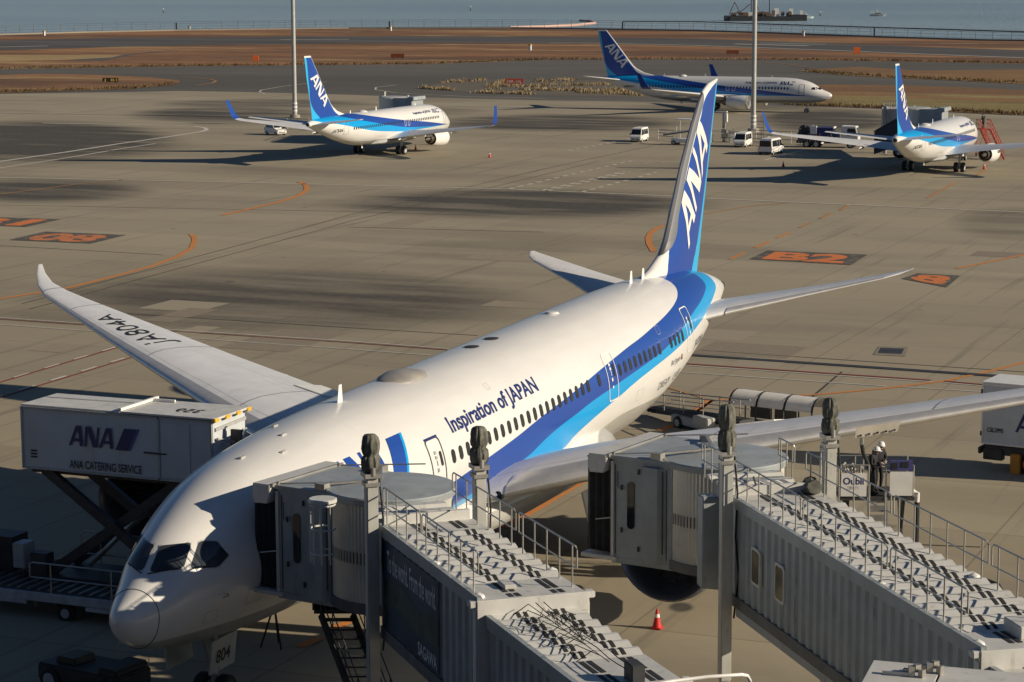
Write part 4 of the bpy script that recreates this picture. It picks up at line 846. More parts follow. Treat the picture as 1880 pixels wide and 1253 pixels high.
    b = MB(); b.lathe([(-.35, r_rot-.3), (-.3, r_rot), (0, r_rot)], (O[0], O[1], zb), 'Z', 40); b.build('rotunda_floor', m_under, rot)
    b = MB()
    for k in range(n):
        if k % 2 == 0:
            q = ring[k]; q2 = O+(q-O)*1.028; tt = np.array([-(q-O)[1], (q-O)[0]])/r_rot*.02
            b.add([(*(q2-tt), zb+1.15), (*(q2+tt), zb+1.15), (*(q2+tt), zb+1.5), (*(q2-tt), zb+1.5)], [(0, 1, 2, 3)])
    b.build('curtain_slot', m_ink, rot, normals=False)
    a9 = secs[0][0]; bA, bB = b_near-.70, b_far+.08
    b = MB(); b.hexa([P(.8, bA, z_start-3.0), P(a9+.05, bA, z_start-3.0), P(a9+.05, bB, z_start-3.0), P(.8, bB, z_start-3.0), P(.8, bA, z_start-.12), P(a9+.05, bA, zr(a9)-.12), P(a9+.05, bB, zr(a9)-.12), P(.8, bB, z_start-.12)]); nk = b.build('rotunda_neck', m_bridge, rot, bevel=.02)
    b = MB()
    for k, a_ in enumerate(np.linspace(2.1, a9-.3, 4)): b.hexa([P(a_, b_near-.3, zr(a9)-.10), P(a_+.5, b_near-.3, zr(a9)-.10), P(a_+.5, bB, zr(a9)-.10), P(a_, bB, zr(a9)-.10), P(a_+.1, b_near-.3, zr(a9)-.01), P(a_+.4, b_near-.3, zr(a9)-.01), P(a_+.4, bB, zr(a9)-.01), P(a_+.1, bB, zr(a9)-.01)])
    b.hexa([P(a9-.15, b_near-.1, zr(a9)-.02), P(a9, b_near-.1, zr(a9)-.02), P(a9, bB, zr(a9)-.02), P(a9-.15, bB, zr(a9)-.02), P(a9-.15, b_near-.1, zr(a9)+.30), P(a9, b_near-.1, zr(a9)+.30), P(a9, bB, zr(a9)+.30), P(a9-.15, bB, zr(a9)+.30)]); b.build('neck_roof', m_roof, nk)
    # --- cab facing the aircraft
    h = np.array([math.cos(R(cab['az'])), math.sin(R(cab['az']))]); e = np.array([h[1], -h[0]])
    C = lambda u, v, z: (*(O+e*u+h*v), z)
    e0, e1, hf, zc, zb = cab['e0'], cab['e1'], cab['front'], cab['z'], cab['z']-3.25
    def cbox(u0, u1, v0, v1, z0, z1): return [C(u0, v0, z0), C(u1, v0, z0), C(u1, v1, z0), C(u0, v1, z0), C(u0, v0, z1), C(u1, v0, z1), C(u1, v1, z1), C(u0, v1, z1)]
    b = MB(); b.hexa(cbox(e0+.2, e0+.32, 1.0, hf-.75, zb, zc-.12)); b.hexa(cbox(e1-.32, e1-.2, 1.0, hf-.75, zb, zc-.12))
    b.hexa(cbox(e0+.06, e0+.2, 1.45, 2.0, zb-.04, zc-.25)); b.hexa(cbox(e1-.2, e1-.06, 1.45, 2.0, zb-.04, zc-.25))
    b.add([C(e0+.06, 1.45, zb-.04), C(e0+.06, 1.45, zc-.25), C(e0+.55, .9, zc-.25), C(e0+.55, .9, zb-.04)], [(0, 1, 2, 3)])
    b.hexa(cbox(e0+.2, e1-.2, -.5, hf-.7, zb-.2, zb)); b.hexa(cbox(e0+.15, e1-.15, -.2, hf-.6, zc-.14, zc-.02))
    cb = b.build('cab', m_bridge, root, bevel=.015)
    b = MB()                                              # seams, latches and a conduit on the cab's side
    for v_ in (1.2, 2.0, 3.0): b.bar(C(e0+.19, v_, zb+.1), C(e0+.19, v_, zc-.3), .02, .03)
    for v_, z_ in ((2.75, -1.0), (2.75, -2.35), (2.15, -.45), (2.15, -2.9), (1.7, -1.7)): b.box(C(e0+.13, v_, zc+z_), (.05, .06, .16), rz=R(cab['az']))
    b.tube([C(e0+.15, 2.9, zc-.5), C(e0+.15, 2.9, zc-1.0), C(e0+.15, 2.75, zc-1.05)], .015, 5); b.tube([C(e0+.12, 1.3, zc-.35), C(e0+.12, 1.3, zb+.3)], .02, 6); b.build('cab_fittings', m_dark, cb)
    b = MB(); b.prism(round_rect(.26, 1.5, .12, 4), 0, .03, lambda u, v, w_: C(e0+.2-w_, 2.45+u, zc-1.55+v)); wf = b.build('cab_window', m_glass, cb)
    b = MB(); b.prism([(hf-.62, -.02), (hf+.02, -.02), (hf+.04, -.45), (hf-.02, -.62), (hf-.5, -.60), (hf-.62, -.3)], e0, e1, lambda u, v, w_: C(w_, u, zc+.02+v)); b.build('canopy', m_roof, cb, bevel=.02)
    b = MB(); b.bar(C(e0+.05, hf-.66, zc-.02), C(e1-.05, hf-.66, zc-.02), .08, .1)
    for u in (e0+.3, e1-.3): b.lathe([(-.04, .09), (.04, .09)], C(u, hf-.72, zc-.02), 'Y', 12); b.bar(C(u, hf-.7, zc), C(u+.9, .6, zc+.16), .035)
    for u in (e0+.35, e1-.35): b.box(C(u, 1.6, zc+.06), (.35, .3, .25), rz=R(cab['az'])); b.bar(C(u, 1.6, zc+.15), C(0, .4, zc+.2), .1, .06)
    b.build('canopy_gear', m_rail, cb)
    b = MB(); vv = np.linspace(hf-.75, cab['bel'], 9); prof = []
    for i, v in enumerate(vv): prof.append((v, 0 if i % 2 else .09))
    for s, u in ((1, e0+.28), (-1, e1-.28)): b.loft([[C(u-s*.0+s*q, v, zb+.1), C(u+s*q, v, zc-.2)] for v, q in prof], closed=False)
    b.loft([[C(e0+.28, v, zc-.2+q*.4), C(e1-.28, v, zc-.2+q*.4)] for v, q in prof], closed=False); b.loft([[C(e0+.28, v, zb+.1), C(e1-.28, v, zb+.1)] for v, q in prof], closed=False)
    b.build('bellows', m_bellows, cb)
    b = MB(); b.hexa(cbox(e0+.15, e0+.30, hf-.80, hf-.70, zb-.05, zc-.2)); b.hexa(cbox(e1-.3, e1-.15, hf-.8, hf-.7, zb-.05, zc-.2)); b.hexa(cbox(e0+.1, e1-.1, hf-.9, cab['bel']+.1, zb-.12, zb)); b.bar(C(e0+.15, hf-.75, zc-2.0), C(e0-.12, hf-.3, zc-2.05), .03); b.build('cab_frame', m_roof, cb)
    # --- lift columns with covered drives on top, carrying the tunnel
    for bb, px0, yt, yc in cab['cols']:
        best = min(np.linspace(a_start-6, a_start+6, 600), key=lambda a: abs(toimg(P(a, bb, z_start))[0]-px0)); x, y = P(best, bb, 0)[:2]
        zz = np.linspace(7, 13, 800); ys = [toimg((x, y, z))[1] for z in zz]; zt_ = float(zz[np.argmin(np.abs(np.array(ys)-yt))]); zc_ = float(zz[np.argmin(np.abs(np.array(ys)-yc))])
        b = MB(); b.box((x, y, (zt_+2.2)/2), (.34, .32, zt_-2.2), rz=R(az)); b.box((x, y, 2.0), (.28, .26, 2.6), rz=R(az)); col = b.build('lift_column', mat('column_paint', (.46, .46, .43), .45, var=.1, dirt=(.30, .29, .26)), root, bevel=.03)
        b = MB(); b.box((x, y, zt_-.05), (.56, .44, .12), rz=R(az)); b.box((x, y, zt_-.3), (.44, .40, .1), rz=R(az))
        for k in (-1, 1): b.lathe([(-.1, .07), (.12, .07)], (x+k*.24*d[0], y+k*.24*d[1], zt_+.06), 'Z', 10)
        b.build('column_bracket', m_rail, col)
        rnd = random.Random(int(px0)); H = zc_-zt_; rings = []
        for t, r_ in [(0.02, .14), (.04, .20), (.12, .245), (.28, .255), (.40, .235), (.44, .19), (.47, .185), (.52, .22), (.62, .235), (.80, .225), (.92, .195), (.98, .15), (1.0, .05)]:
            rings.append([(x+(r_*(1+.07*math.sin(9*q+1.5*math.sin(t*5))+.05*math.sin(17*q+t*3)+rnd.uniform(-.04, .04)))*math.cos(q), y+(r_*(1+.07*math.sin(9*q+1.5*math.sin(t*5))+.05*math.sin(17*q+t*3)+rnd.uniform(-.04, .04)))*math.sin(q), zt_+H*t+rnd.uniform(-.01, .01)) for q in [2*math.pi*k/44 for k in range(44)]])
        b = MB(); b.loft(rings, True, True); b.tube([(x+.18*math.cos(q), y+.18*math.sin(q), zt_+H*.455) for q in [2*math.pi*k/12 for k in range(13)]], .02, 5); b.build('drive_cover', m_canvas, col, True, sharp=60)
        b = MB(); b.tube([(x-d[0]*.1-nn[0]*.2, y-d[1]*.1-nn[1]*.2, zt_-.1), (x+.1, y-.3, zt_-1.2), (x+.12, y-.25, zt_-2.5), (x+.3, y-.3, 5.2), (x+.2, y-.2, 4.0)], .03, 6); b.build('cable', m_black, col)
        b = MB(); b.box((x, y, .75), (.9, .5, .5), rz=R(az)); bo = b.build('bogie', m_dark, col); wheel(bo, (x-.45*d[0], y-.45*d[1], .55), .55, .35)
    # --- handrails on the roof
    for bw, segs in extra['rails']:
        for a0, a1, k in segs:
            b = MB(); rails(b, [P(a0, bw, zr(a0)+.03), P(a1, bw, zr(a1)+.03)], 1.05, k); b.build('roof_handrail', m_rail, root, True)
    for a, bw in extra['lamps']:
        b = MB(); b.lathe([(0, .15), (.06, .13), (.12, .02)], P(a, bw, zr(a)+.03), 'Z', 14); b.build('roof_lamp', m_white, root, True)
    for a, bw, sx, sy, sz in extra['boxes']:
        b = MB(); b.box(P(a, bw, zr(a)+sz/2+.03), (sx, sy, sz), rz=R(az)); b.build('roof_box', m_roof, root, bevel=.02)
    return P, C, zr, d, nn
# --- bridge docked at the front door
B1 = empty('boarding_bridge', (0, 0, 0), 0, 'boarding bridge docked at the front door, with a dark banner on its side', 'boarding bridge', 'boarding bridges of the near stand')
P1_, C1_, zr1, d1, n1 = jet_bridge(B1, (5.3, -6.15), 40.7, 1.576, -1.03, 1.86, 5.07, 7.4, .03,
    [(4.75, 13.85, 0, 0, 2.75, [(4.7, 6.2), (12.0, 13.9)], .66, []), (13.6, 20.4, .18, .42, 2.6, [(17.6, 20.4)], .66, []), (20.2, 34, .34, .8, 2.45, [], .66, [])],
    dict(az=80.5, e0=-1.56, e1=2.06, front=3.9, z=7.36, bel=4.15, cols=[(1.9, 682, 868, 797), (-1.35, 880, 853, 783)]),
    dict(rails=[(1.45, [(4.6, 8.3, 4), (8.45, 13.3, 5)]), (-.92, [(3.2, 8.9, 6), (9.15, 13.6, 5)])], lamps=[(13.5, 1.5), (9.8, 1.5), (11.6, -.98)], boxes=[(12.7, .55, .6, .3, .12)]))
# banner on the tunnel wall, with its two lines
b = MB(); b.add([P1_(a, 1.60, zr1(a)-h) for a, h in ((4.9, .28), (10.4, .28), (10.4, 2.72), (4.9, 2.72))], [(0, 1, 2, 3)])
bn = b.build('banner', mat('banner_print', (.020, .045, .085), .5, var=.35, scale=.9), B1, normals=False)
decal('banner_text', text2d('To the world. From the world.', .60, 4.7, .01), lambda u, v: P1_(5.5+u, 1.612, zr1(5.5+u)-1.05+v), mat('banner_white', (.62, .64, .66), .5), bn)
decal('banner_text', text2d('SAGAWA', .36, 1.75, .02), lambda u, v: P1_(8.5+u, 1.612, zr1(8.5+u)-2.6+v), mat('banner_white', (.62, .64, .66), .5), bn)
b = MB(); b.add([P1_(a, 1.606, zr1(a)-h) for a, h in ((4.9, 1.35), (7.0, 1.2), (8.6, 1.5), (10.4, 1.3), (10.4, 2.0), (8, 2.1), (6.4, 1.9), (4.9, 2.1))], [(0, 1, 2, 3, 4, 5, 6, 7)]); b.build('banner_picture', mat('banner_hills', (.035, .055, .05), .6, var=.7, scale=1.5), bn, normals=False)
# pantograph cable carrier lying on the second section
b = MB(); rnd = random.Random(4); Zp = lambda a: zr1(a)-.42+.16
for bw in (.35, .15): b.tube([P1_(a, bw+.03*math.sin(a*3), Zp(a)+.22-.05*(a-14)/6) for a in np.linspace(14.2, 20.2, 14)], .012, 5)
for k in range(9):
    a = 14.4+k*.55; b.tube([P1_(a, .95, Zp(a)+.02), P1_(a+.16, .62+.2*(k % 2), Zp(a)+.3), P1_(a+.3, .3, Zp(a)+.05)], .012, 4)
for k in range(4):
    for j in range(9):
        a = 14.9+k*.75+rnd.gauss(0, .16); q = .15+rnd.gauss(0, .16); b.tube([P1_(a, q, Zp(a)+.02+rnd.random()*.06), P1_(a+rnd.gauss(0, .12), q+rnd.gauss(0, .12), Zp(a)+.12+rnd.random()*.16), P1_(a+rnd.gauss(0, .15), q+rnd.gauss(0, .15), Zp(a)+.05)], .009, 4)
b.build('cable_carrier', m_black, B1)
b = MB(); b.box(P1_(20.1, .1, zr1(20.1)-.42+.2), (.5, .3, .45), rz=R(40.7)); b.build('roof_box', m_dark, B1, bevel=.02)
# ladder cage beside the rotunda, caught by the sun
b = MB(); c0 = np.array(P1_(1.2, 2.35, 0)[:2])
for k in range(7):
    a = 2*math.pi*k/9; q = c0+.36*np.array([math.cos(a), math.sin(a)]); b.bar((*q, 5.6), (*q, 7.35), .05, .02)
for z in (5.9, 6.6, 7.3): b.tube([(c0[0]+.36*math.cos(a), c0[1]+.36*math.sin(a), z) for a in np.linspace(0, 5.2, 14)], .028, 5)
b.lathe([(0, .42), (.08, .42), (.1, .38)], (c0[0], c0[1], 7.38), 'Z', 14); b.build('ladder_cage', m_roof, B1)
# service stairs from the rotunda down to the apron
b = MB(); A_ = np.array(G(618, 1128, 3.5)); side = np.array([_r[0], _r[1], 0]); side /= np.linalg.norm(side); sw = .47; dirn = np.array([-.922*.80+.386*.50, -.386*.80-.922*.50, -1.0]); B2_ = A_+dirn*3.2
for s in (-1, 1): b.bar(A_+side*s*sw, B2_+side*s*sw, .07, .30)
for k in range(14): p = A_+(B2_-A_)*(k+.6)/14; b.box(p, (.24, sw*2, .05), rz=math.atan2(-side[0], side[1]))
for s in (-1, 1):
    o = side*s*sw
    for hh in (.55, 1.05): b.tube([A_+o+[0, 0, hh], B2_+o+[0, 0, hh]], .022, 6)
    for k in range(5): p = A_+(B2_-A_)*k/4+o; b.tube([p, p+[0, 0, 1.05]], .022, 6)
st = b.build('service_stairs', mat('stair_steel', (.055, .058, .064), .5, .3), B1)
b = MB(); fwd = np.array([-side[1], side[0], 0]); rz_ = math.atan2(fwd[1], fwd[0]); cL = A_+fwd*.75
b.box(cL+np.array([0, 0, .06]), (1.4, 1.35, .12), rz=rz_); b.box(cL+fwd*.62+np.array([0, 0, .75]), (.06, 1.5, 1.35), rz=rz_)
for s in (-1, 1): b.box(cL+side*s*.70+np.array([0, 0, .60]), (1.35, .05, 1.0), rz=rz_)
b.build('stair_landing', mat('landing_panel', (.05, .054, .06), .55), B1)
# --- bridge held back from the second door
B2 = empty('boarding_bridge', (0, 0, 0), 0, 'boarding bridge drawn back in front of the engine, ribbed grey side with two windows', 'boarding bridge', 'boarding bridges of the near stand')
P2_, C2_, zr2, d2, n2 = jet_bridge(B2, (13.0, -13.9), 35.3, 1.585, -1.10, 1.9, 6.01, 7.4, .03,
    [(5.4, 23.0, 0, 0, 2.75, [(5.3, 7.2), (21.4, 23.0)], .68, [(7.9, 0), (9.9, 0)]), (22.7, 31, .18, .42, 2.6, [(22.7, 24.6)], .68, []), (30.8, 42, .34, .8, 2.45, [], .68, [])],
    dict(az=80.5, e0=-1.75, e1=2.2, front=3.85, z=7.4, bel=4.1, cols=[(1.92, 1333, 828, 743), (-1.42, 1522, 798, 731)]),
    dict(rails=[(1.45, [(5.2, 11.0, 6), (11.2, 17.1, 6), (17.3, 21.8, 5)]), (-.99, [(4.6, 11.2, 6), (11.4, 17.4, 6), (17.6, 22.6, 5)]), (1.45, [(2.3, 4.2, 3)]), (-.99, [(2.2, 3.6, 3)])], lamps=[(16.9, 1.5), (22.5, 1.5), (16.6, -1.0)], boxes=[(21.9, .1, .9, .7, .3)]))
aC = min(np.linspace(1, 7, 300), key=lambda a: abs(toimg(P2_(a, 1.75, 6))[0]-1300)); b = MB(); b.box(P2_(aC, 1.75, 5.75), (.55, .5, 2.75), rz=R(35.3)); b.build('control_cabinet', m_bridge, B2, bevel=.03)
b = MB(); b.tube([P2_(15.5, -1.2, zr2(15.5)-.1), P2_(16.2, -1.8, zr2(16)-.3), P2_(17, -1.9, zr2(17)-.9), P2_(17.5, -1.5, zr2(17)-1.5)], .07, 8); b.build('supply_hose', m_black, B2)
b = MB(); b.tube([P2_(5.6, -.7, zr2(5)+.08), P2_(4.6, -.2, zr2(5)+.1), P2_(4.2, .4, zr2(5)+.06), P2_(3.4, .2, zr2(5)+.1)], .035, 6); b.tube([P2_(5.2, -.9, zr2(5)+.3), P2_(5.5, -.85, zr2(5)+.12), P2_(5.9, -.8, zr2(5)+.3)], .22, 8); b.build('cable_bundle', m_canvas, B2, True)
b = MB(); b.hexa([P2_(6.2, 1.62, zr2(6)-3.3), P2_(23, 1.62, zr2(23)-3.3), P2_(23, 1.5, zr2(23)-3.3), P2_(6.2, 1.5, zr2(6)-3.3), P2_(6.2, 1.62, zr2(6)-2.92), P2_(23, 1.62, zr2(23)-2.92), P2_(23, 1.5, zr2(23)-2.92), P2_(6.2, 1.5, zr2(6)-2.92)]); b.build('side_duct', m_bridge, B2)
b = MB(); xk = P2_(4.3, -1.75, 0)[:2]; 
for k in range(9):
    a = 2*math.pi*k/9; b.bar((xk[0]+.2*math.cos(a), xk[1]+.2*math.sin(a), 5.6), (xk[0]+.2*math.cos(a), xk[1]+.2*math.sin(a), 8.5), .04, .02)
for z in (5.7, 7.0, 8.45): b.tube([(xk[0]+.2*math.cos(a), xk[1]+.2*math.sin(a), z) for a in np.linspace(0, 6.28, 18)], .03, 5)
b.lathe([(0, .23), (.05, .22), (.08, .02)], (xk[0], xk[1], 8.5), 'Z', 16); b.build('ladder_cage', m_roof, B2)
# ------------------------------------------------------------------ vehicles and equipment
def part(parent, name, m, fn, bevel=0.0, smooth=False, **kw):
    b = MB(); fn(b); return b.build(name, m, parent, smooth, bevel, **kw)
def logo_on(parent, f, H, m=None, slash=True):
    decal('airline_lettering', poly2d(LOGO), lambda u, v: f(u*H, v*H), m or m_navy, parent)
    if slash: decal('tail_flash', poly2d([SLASH]), lambda u, v: f(u*H, v*H), m or m_navy, parent); decal('tail_flash_edge', poly2d([SLASH2]), lambda u, v: f(u*H, v*H), m_blue, parent)
def road_wheel(parent, x, y, r_=.5, wd=.32): return wheel(parent, (x, y, r_), r_, wd)
# --- catering truck, body raised on scissor arms (its length runs along y)
t = empty('catering_truck', (14.0, 8.2, 0), 0, 'white catering truck with its box raised on dark scissor arms beside the nose', 'truck')
m_box = mat('truck_body_white', (.56, .60, .63), .45, var=.07, scale=.8, dirt=(.5, .5, .48))
bx = part(t, 'cargo_box', m_box, lambda b: b.box((0, -.15, 6.12), (2.3, 7.7, 2.24)), .04)
part(bx, 'roof_cover', mat('truck_roof', (.60, .60, .58), .5, var=.1, dirt=(.40, .40, .38)), lambda b: (b.box((0, 1.7, 7.27), (2.26, 4.0, .06)), b.box((0, -2.3, 7.30), (2.44, 3.7, .07))), .01)
part(bx, 'roof_rail', m_white, lambda b: (b.box((0, -.42, 7.40), (2.5, .12, .10)), b.box((.9, -.9, 7.39), (.08, .9, .08)), b.tube([(.3, 3.6, 7.32), (.35, .6, 7.33), (.3, -.3, 7.34)], .02, 5)))
part(bx, 'side_door', m_box, lambda b: b.box((-1.165, -2.55, 6.1), (.03, 1.15, 1.9)), .01)
part(bx, 'door_bar', m_dark, lambda b: b.box((-1.19, -1.75, 5.95), (.03, .9, .05)))
part(bx, 'frame_edge', m_grey, lambda b: [b.box((-1.165, y, 6.12), (.05, .07, 2.2)) for y in (3.66, -1.9, -3.96)]+[b.box((-1.165, -.15, z), (.05, 7.6, .07)) for z in (5.05, 7.2)])
part(bx, 'vent', m_dark, lambda b: [b.box((-1.16, 3.2, 5.45+.11*k), (.02, .25, .06)) for k in range(3)])
logo_on(bx, lambda u, v: (-1.20, 1.72-u, 5.98+v), .72)
decal('operator_name', text2d('ANA CATERING SERVICE', .30, 2.92, .015), lambda u, v: (-1.20, 1.72-u, 5.18+v), m_ink, bx)
decal('fleet_number', text2d('359', .8, 1.0, .02), lambda u, v: (-.55+v*.75, -3.1+u, 7.345), m_ink, bx)
part(t, 'loading_platform', m_dark, lambda b: (b.box((0, -4.55, 5.05), (2.3, 1.1, .12)), b.box((.5, -4.3, 5.7), (.1, .5, 1.2)), b.box((-.2, -4.4, 6.4), (.12, .4, .8))))
part(t, 'platform_gear', m_grey, lambda b: [b.box((-.9+.5*k, -4.15-.1*k, 5.5+.2*(k % 2)), (.12, .3, .5+.2*(k % 3))) for k in range(5)]+[b.bar((-1.0, -4.0, 6.9), (1.1, -4.0, 6.95), .12), b.tube([(-1, -4.1, 6.6), (0, -4.4, 6.3), (1, -4.1, 6.6)], .05)])
for k in range(4): part(t, 'bumper', m_yellow, lambda b: b.box((-1.1+.75*k, -4.12, 7.26), (.3, .14, .13)), .02)
part(t, 'scissor_arm', m_dark, lambda b: (b.bar((-.95, 2.9, 5.0), (-.95, -2.6, 1.25), .22, .34), b.bar((.95, 2.9, 5.0), (.95, -2.6, 1.25), .22, .34)))
part(t, 'scissor_arm', m_dark, lambda b: (b.bar((-.72, -2.6, 5.0), (-.72, 2.9, 1.25), .22, .34), b.bar((.72, -2.6, 5.0), (.72, 2.9, 1.25), .22, .34)))
part(t, 'lift_cylinder', m_steel, lambda b: b.tube([(0, 1.8, 1.4), (0, -.6, 3.6)], .1, 8))
part(t, 'box_subframe', m_dark, lambda b: (b.box((-.8, -.2, 4.92), (.16, 7.4, .16)), b.box((.8, -.2, 4.92), (.16, 7.4, .16))))
ch = part(t, 'chassis', m_dark, lambda b: (b.box((0, .2, 1.0), (2.2, 7.0, .35)), b.box((-1.0, 1.2, .75), (.3, 1.6, .5)), b.box((0, 3.9, .9), (2.3, .2, .5)), b.box((-.9, 3.2, 1.5), (.5, .7, .9))), .03)
for y in (2.2, -2.6):
    for s in (-1, 1): wheel_o = part(ch, 'wheel', m_black, lambda b: b.lathe([(-.15, .3), (-.15, .45), (-.1, .5), (.1, .5), (.15, .45), (.15, .3)], (s*1.0, y, .5), 'X', 20), smooth=True)
cab_ = part(t, 'driver_cab', m_white, lambda b: b.prism([(-3.2, .7), (-5.0, .7), (-5.05, 1.6), (-4.7, 2.5), (-3.2, 2.55)], -1.1, 1.1, lambda u, v, w_: (w_, u, v)), .06)
part(cab_, 'windscreen', m_glass, lambda b: b.add([(-.95, -5.06, 1.62), (.95, -5.06, 1.62), (.9, -4.74, 2.45), (-.9, -4.74, 2.45)], [(0, 1, 2, 3)]))
part(cab_, 'door_window', m_glass, lambda b: b.add([(-1.115, -3.4, 1.6), (-1.115, -4.8, 1.6), (-1.115, -4.55, 2.4), (-1.115, -3.4, 2.4)], [(0, 1, 2, 3)]))
part(t, 'outrigger', m_grey, lambda b: [(b.tube([(s*1.35, y, 1.0), (s*1.35, y, .05)], .07, 8), b.lathe([(0, .22), (.05, .22)], (s*1.35, y, .0), 'Z', 12)) for s in (-1, 1) for y in (3.2, -1.2)])
# --- cargo loader with railed deck in the shade by the nose
t = empty('cargo_loader', (12.6, 8.4, 0), 0, 'cargo loader with a railed roller deck standing in deep shade beside the nose', 'cargo loader')
dk = part(t, 'deck', m_dark, lambda b: b.box((.2, 1.0, .92), (2.7, 11.0, .14)))
part(dk, 'roller', m_steel, lambda b: [b.box((.2, -4.1+.42*k, 1.01), (2.3, .12, .06)) for k in range(25)])
part(t, 'side_beam', mat('loader_paint', (.50, .51, .52), .5, var=.2), lambda b: (b.box((-1.2, 1.0, .84), (.16, 11.0, .3)), b.box((1.6, 1.0, .84), (.16, 11.0, .3)), b.box((-1.26, 3.2, .66), (.1, 1.4, .2)), b.box((-1.22, -1.4, .6), (.12, 3.0, .16))), .02)
part(t, 'rail', m_rail, lambda b: (rails(b, [(-1.15, 2.4, .98), (-1.15, -4.2, .98)], 1.05, 3, .03), rails(b, [(1.5, 2.0, .98), (1.5, -4.2, .98)], 1.6, 3, .03)))
part(t, 'lift_tower', m_dark, lambda b: (b.box((1.2, 5.2, 1.6), (1.0, 1.6, 1.4)), b.box((-.4, 6.0, 1.4), (.9, .9, .9)), b.tube([(-.8, 4.2, 1.0), (.2, 5.2, 2.2)], .08)))
part(t, 'control_box', m_grey, lambda b: b.box((.7, 3.9, 1.75), (.7, .5, .9)), .03)
for y in (1.0, -2.6, 4.8):
    for s in (-1.05, 1.4): part(t, 'wheel', m_black, lambda b: b.lathe([(-.1, .2), (-.1, .32), (.1, .32), (.1, .2)], (s, y, .33), 'X', 18), smooth=True)
for y in (1.0, -2.6): part(t, 'rim', m_grey, lambda b: b.lathe([(-.02, .05), (-.02, .17), (.02, .17), (.02, .05)], (-1.17, y, .33), 'X', 12))
# --- dark lifting stand and a tripod under the nose
t = empty('tripod_stand', (*G(505, 1190)[:2], 0), 0, 'black tripod stand holding a hose under the belly behind the nose gear', 'stand')
part(t, 'leg', m_black, lambda b: b.tube([(0, 0, 1.5), (.45, .1, 0)], .035)); part(t, 'leg', m_black, lambda b: b.tube([(0, 0, 1.5), (-.3, .4, 0)], .035)); part(t, 'leg', m_black, lambda b: b.tube([(0, 0, 1.5), (-.3, -.4, 0)], .035))
part(t, 'head', m_black, lambda b: b.box((0, 0, 1.6), (.3, .26, .4)), .03)
t = empty('tow_tractor', (5.2, 4.2, 0), R(80), 'low dark tow tractor in deep shade in front of the nose gear', 'tow tractor'); t.scale = (.8, .8, .8)
bd = part(t, 'body', mat('tractor_paint', (.035, .036, .034), .5), lambda b: (b.box((0, 0, .75), (4.2, 2.0, .7)), b.box((-1.5, 0, 1.2), (1.0, 1.9, .3))), .08)
part(t, 'driver_cab', mat('tractor_cab_paint', (.06, .052, .03), .5), lambda b: b.prism([(.4, 1.08), (1.5, 1.08), (1.4, 1.35), (.5, 1.35)], -.6, .6, lambda u, v, w_: (u, w_, v)), .05)
part(bd, 'rail', m_rail, lambda b: b.tube([(-2, -.95, 1.1), (-2, -.95, 1.8), (-.4, -.95, 1.8), (-.4, -.95, 1.1)], .03))
for x in (-1.4, 1.4):
    for s in (-1, 1): wheel(t, (x, s*.95, .5), .5, .3)
# --- second catering truck, lowered, cut by the right edge of the picture
t = empty('catering_truck', (47.75, -14.95, 0), R(-8), 'white box truck with lowered body parked beyond the left wing at the right edge', 'truck')
bx = part(t, 'cargo_box', m_box, lambda b: b.box((1.15, -3.9, 2.65), (2.3, 7.8, 2.75)), .03)
part(bx, 'roof_cover', m_white, lambda b: b.box((1.15, -3.9, 4.06), (2.36, 7.86, .06)))
part(bx, 'frame_edge', m_white, lambda b: (b.box((0, -.03, 2.65), (.07, .08, 2.7)), b.box((-.01, -3.9, 1.32), (.05, 7.7, .09)), b.box((-.01, -3.9, 3.98), (.05, 7.7, .09))))
part(bx, 'marker_light', m_dark, lambda b: (b.box((-.02, .02, 3.65), (.06, .08, .2)), b.box((-.02, .02, 1.75), (.06, .08, .2))))
logo_on(bx, lambda u, v: (-.03, -1.55-u, 1.95+v), .85)
decal('fleet_number', text2d('CSL2995', .2, .75, .02), lambda u, v: (-.03, -.25-u, 1.85+v), m_ink, bx)
ch = part(t, 'chassis', m_dark, lambda b: (b.box((1.15, -3.6, .98), (1.9, 7.0, .4)), b.box((.3, -.5, .8), (.4, .9, .5)), b.box((1.9, -.6, .75), (.5, .9, .5)), b.box((1.15, .1, .95), (2.2, .15, .3))), .03)
for y in (-2.2, -6.6):
    for s in (.25, 2.05): part(ch, 'wheel', m_black, lambda b: b.lathe([(-.15, .3), (-.15, .45), (-.1, .5), (.1, .5), (.15, .45), (.15, .3)], (s, y, .5), 'X', 20), smooth=True)
part(ch, 'hub', m_orange, lambda b: b.lathe([(-.02, .05), (-.02, .3), (.03, .3)], (.08, -2.2, .5), 'X', 14)); part(t, 'outrigger', mat('amber_paint', (.50, .22, .03), .5), lambda b: b.box((.05, -1.6, .5), (.3, .45, .9)), .03)
drv = part(t, 'driver_cab', m_white, lambda b: b.prism([(-7.9, .7), (-9.6, .7), (-9.65, 1.6), (-9.3, 2.5), (-7.9, 2.55)], .05, 2.25, lambda u, v, w_: (w_, u, v)), .06)
part(drv, 'windscreen', m_glass, lambda b: b.add([(.2, -9.66, 1.62), (2.1, -9.66, 1.62), (2.05, -9.34, 2.45), (.25, -9.34, 2.45)], [(0, 1, 2, 3)]))
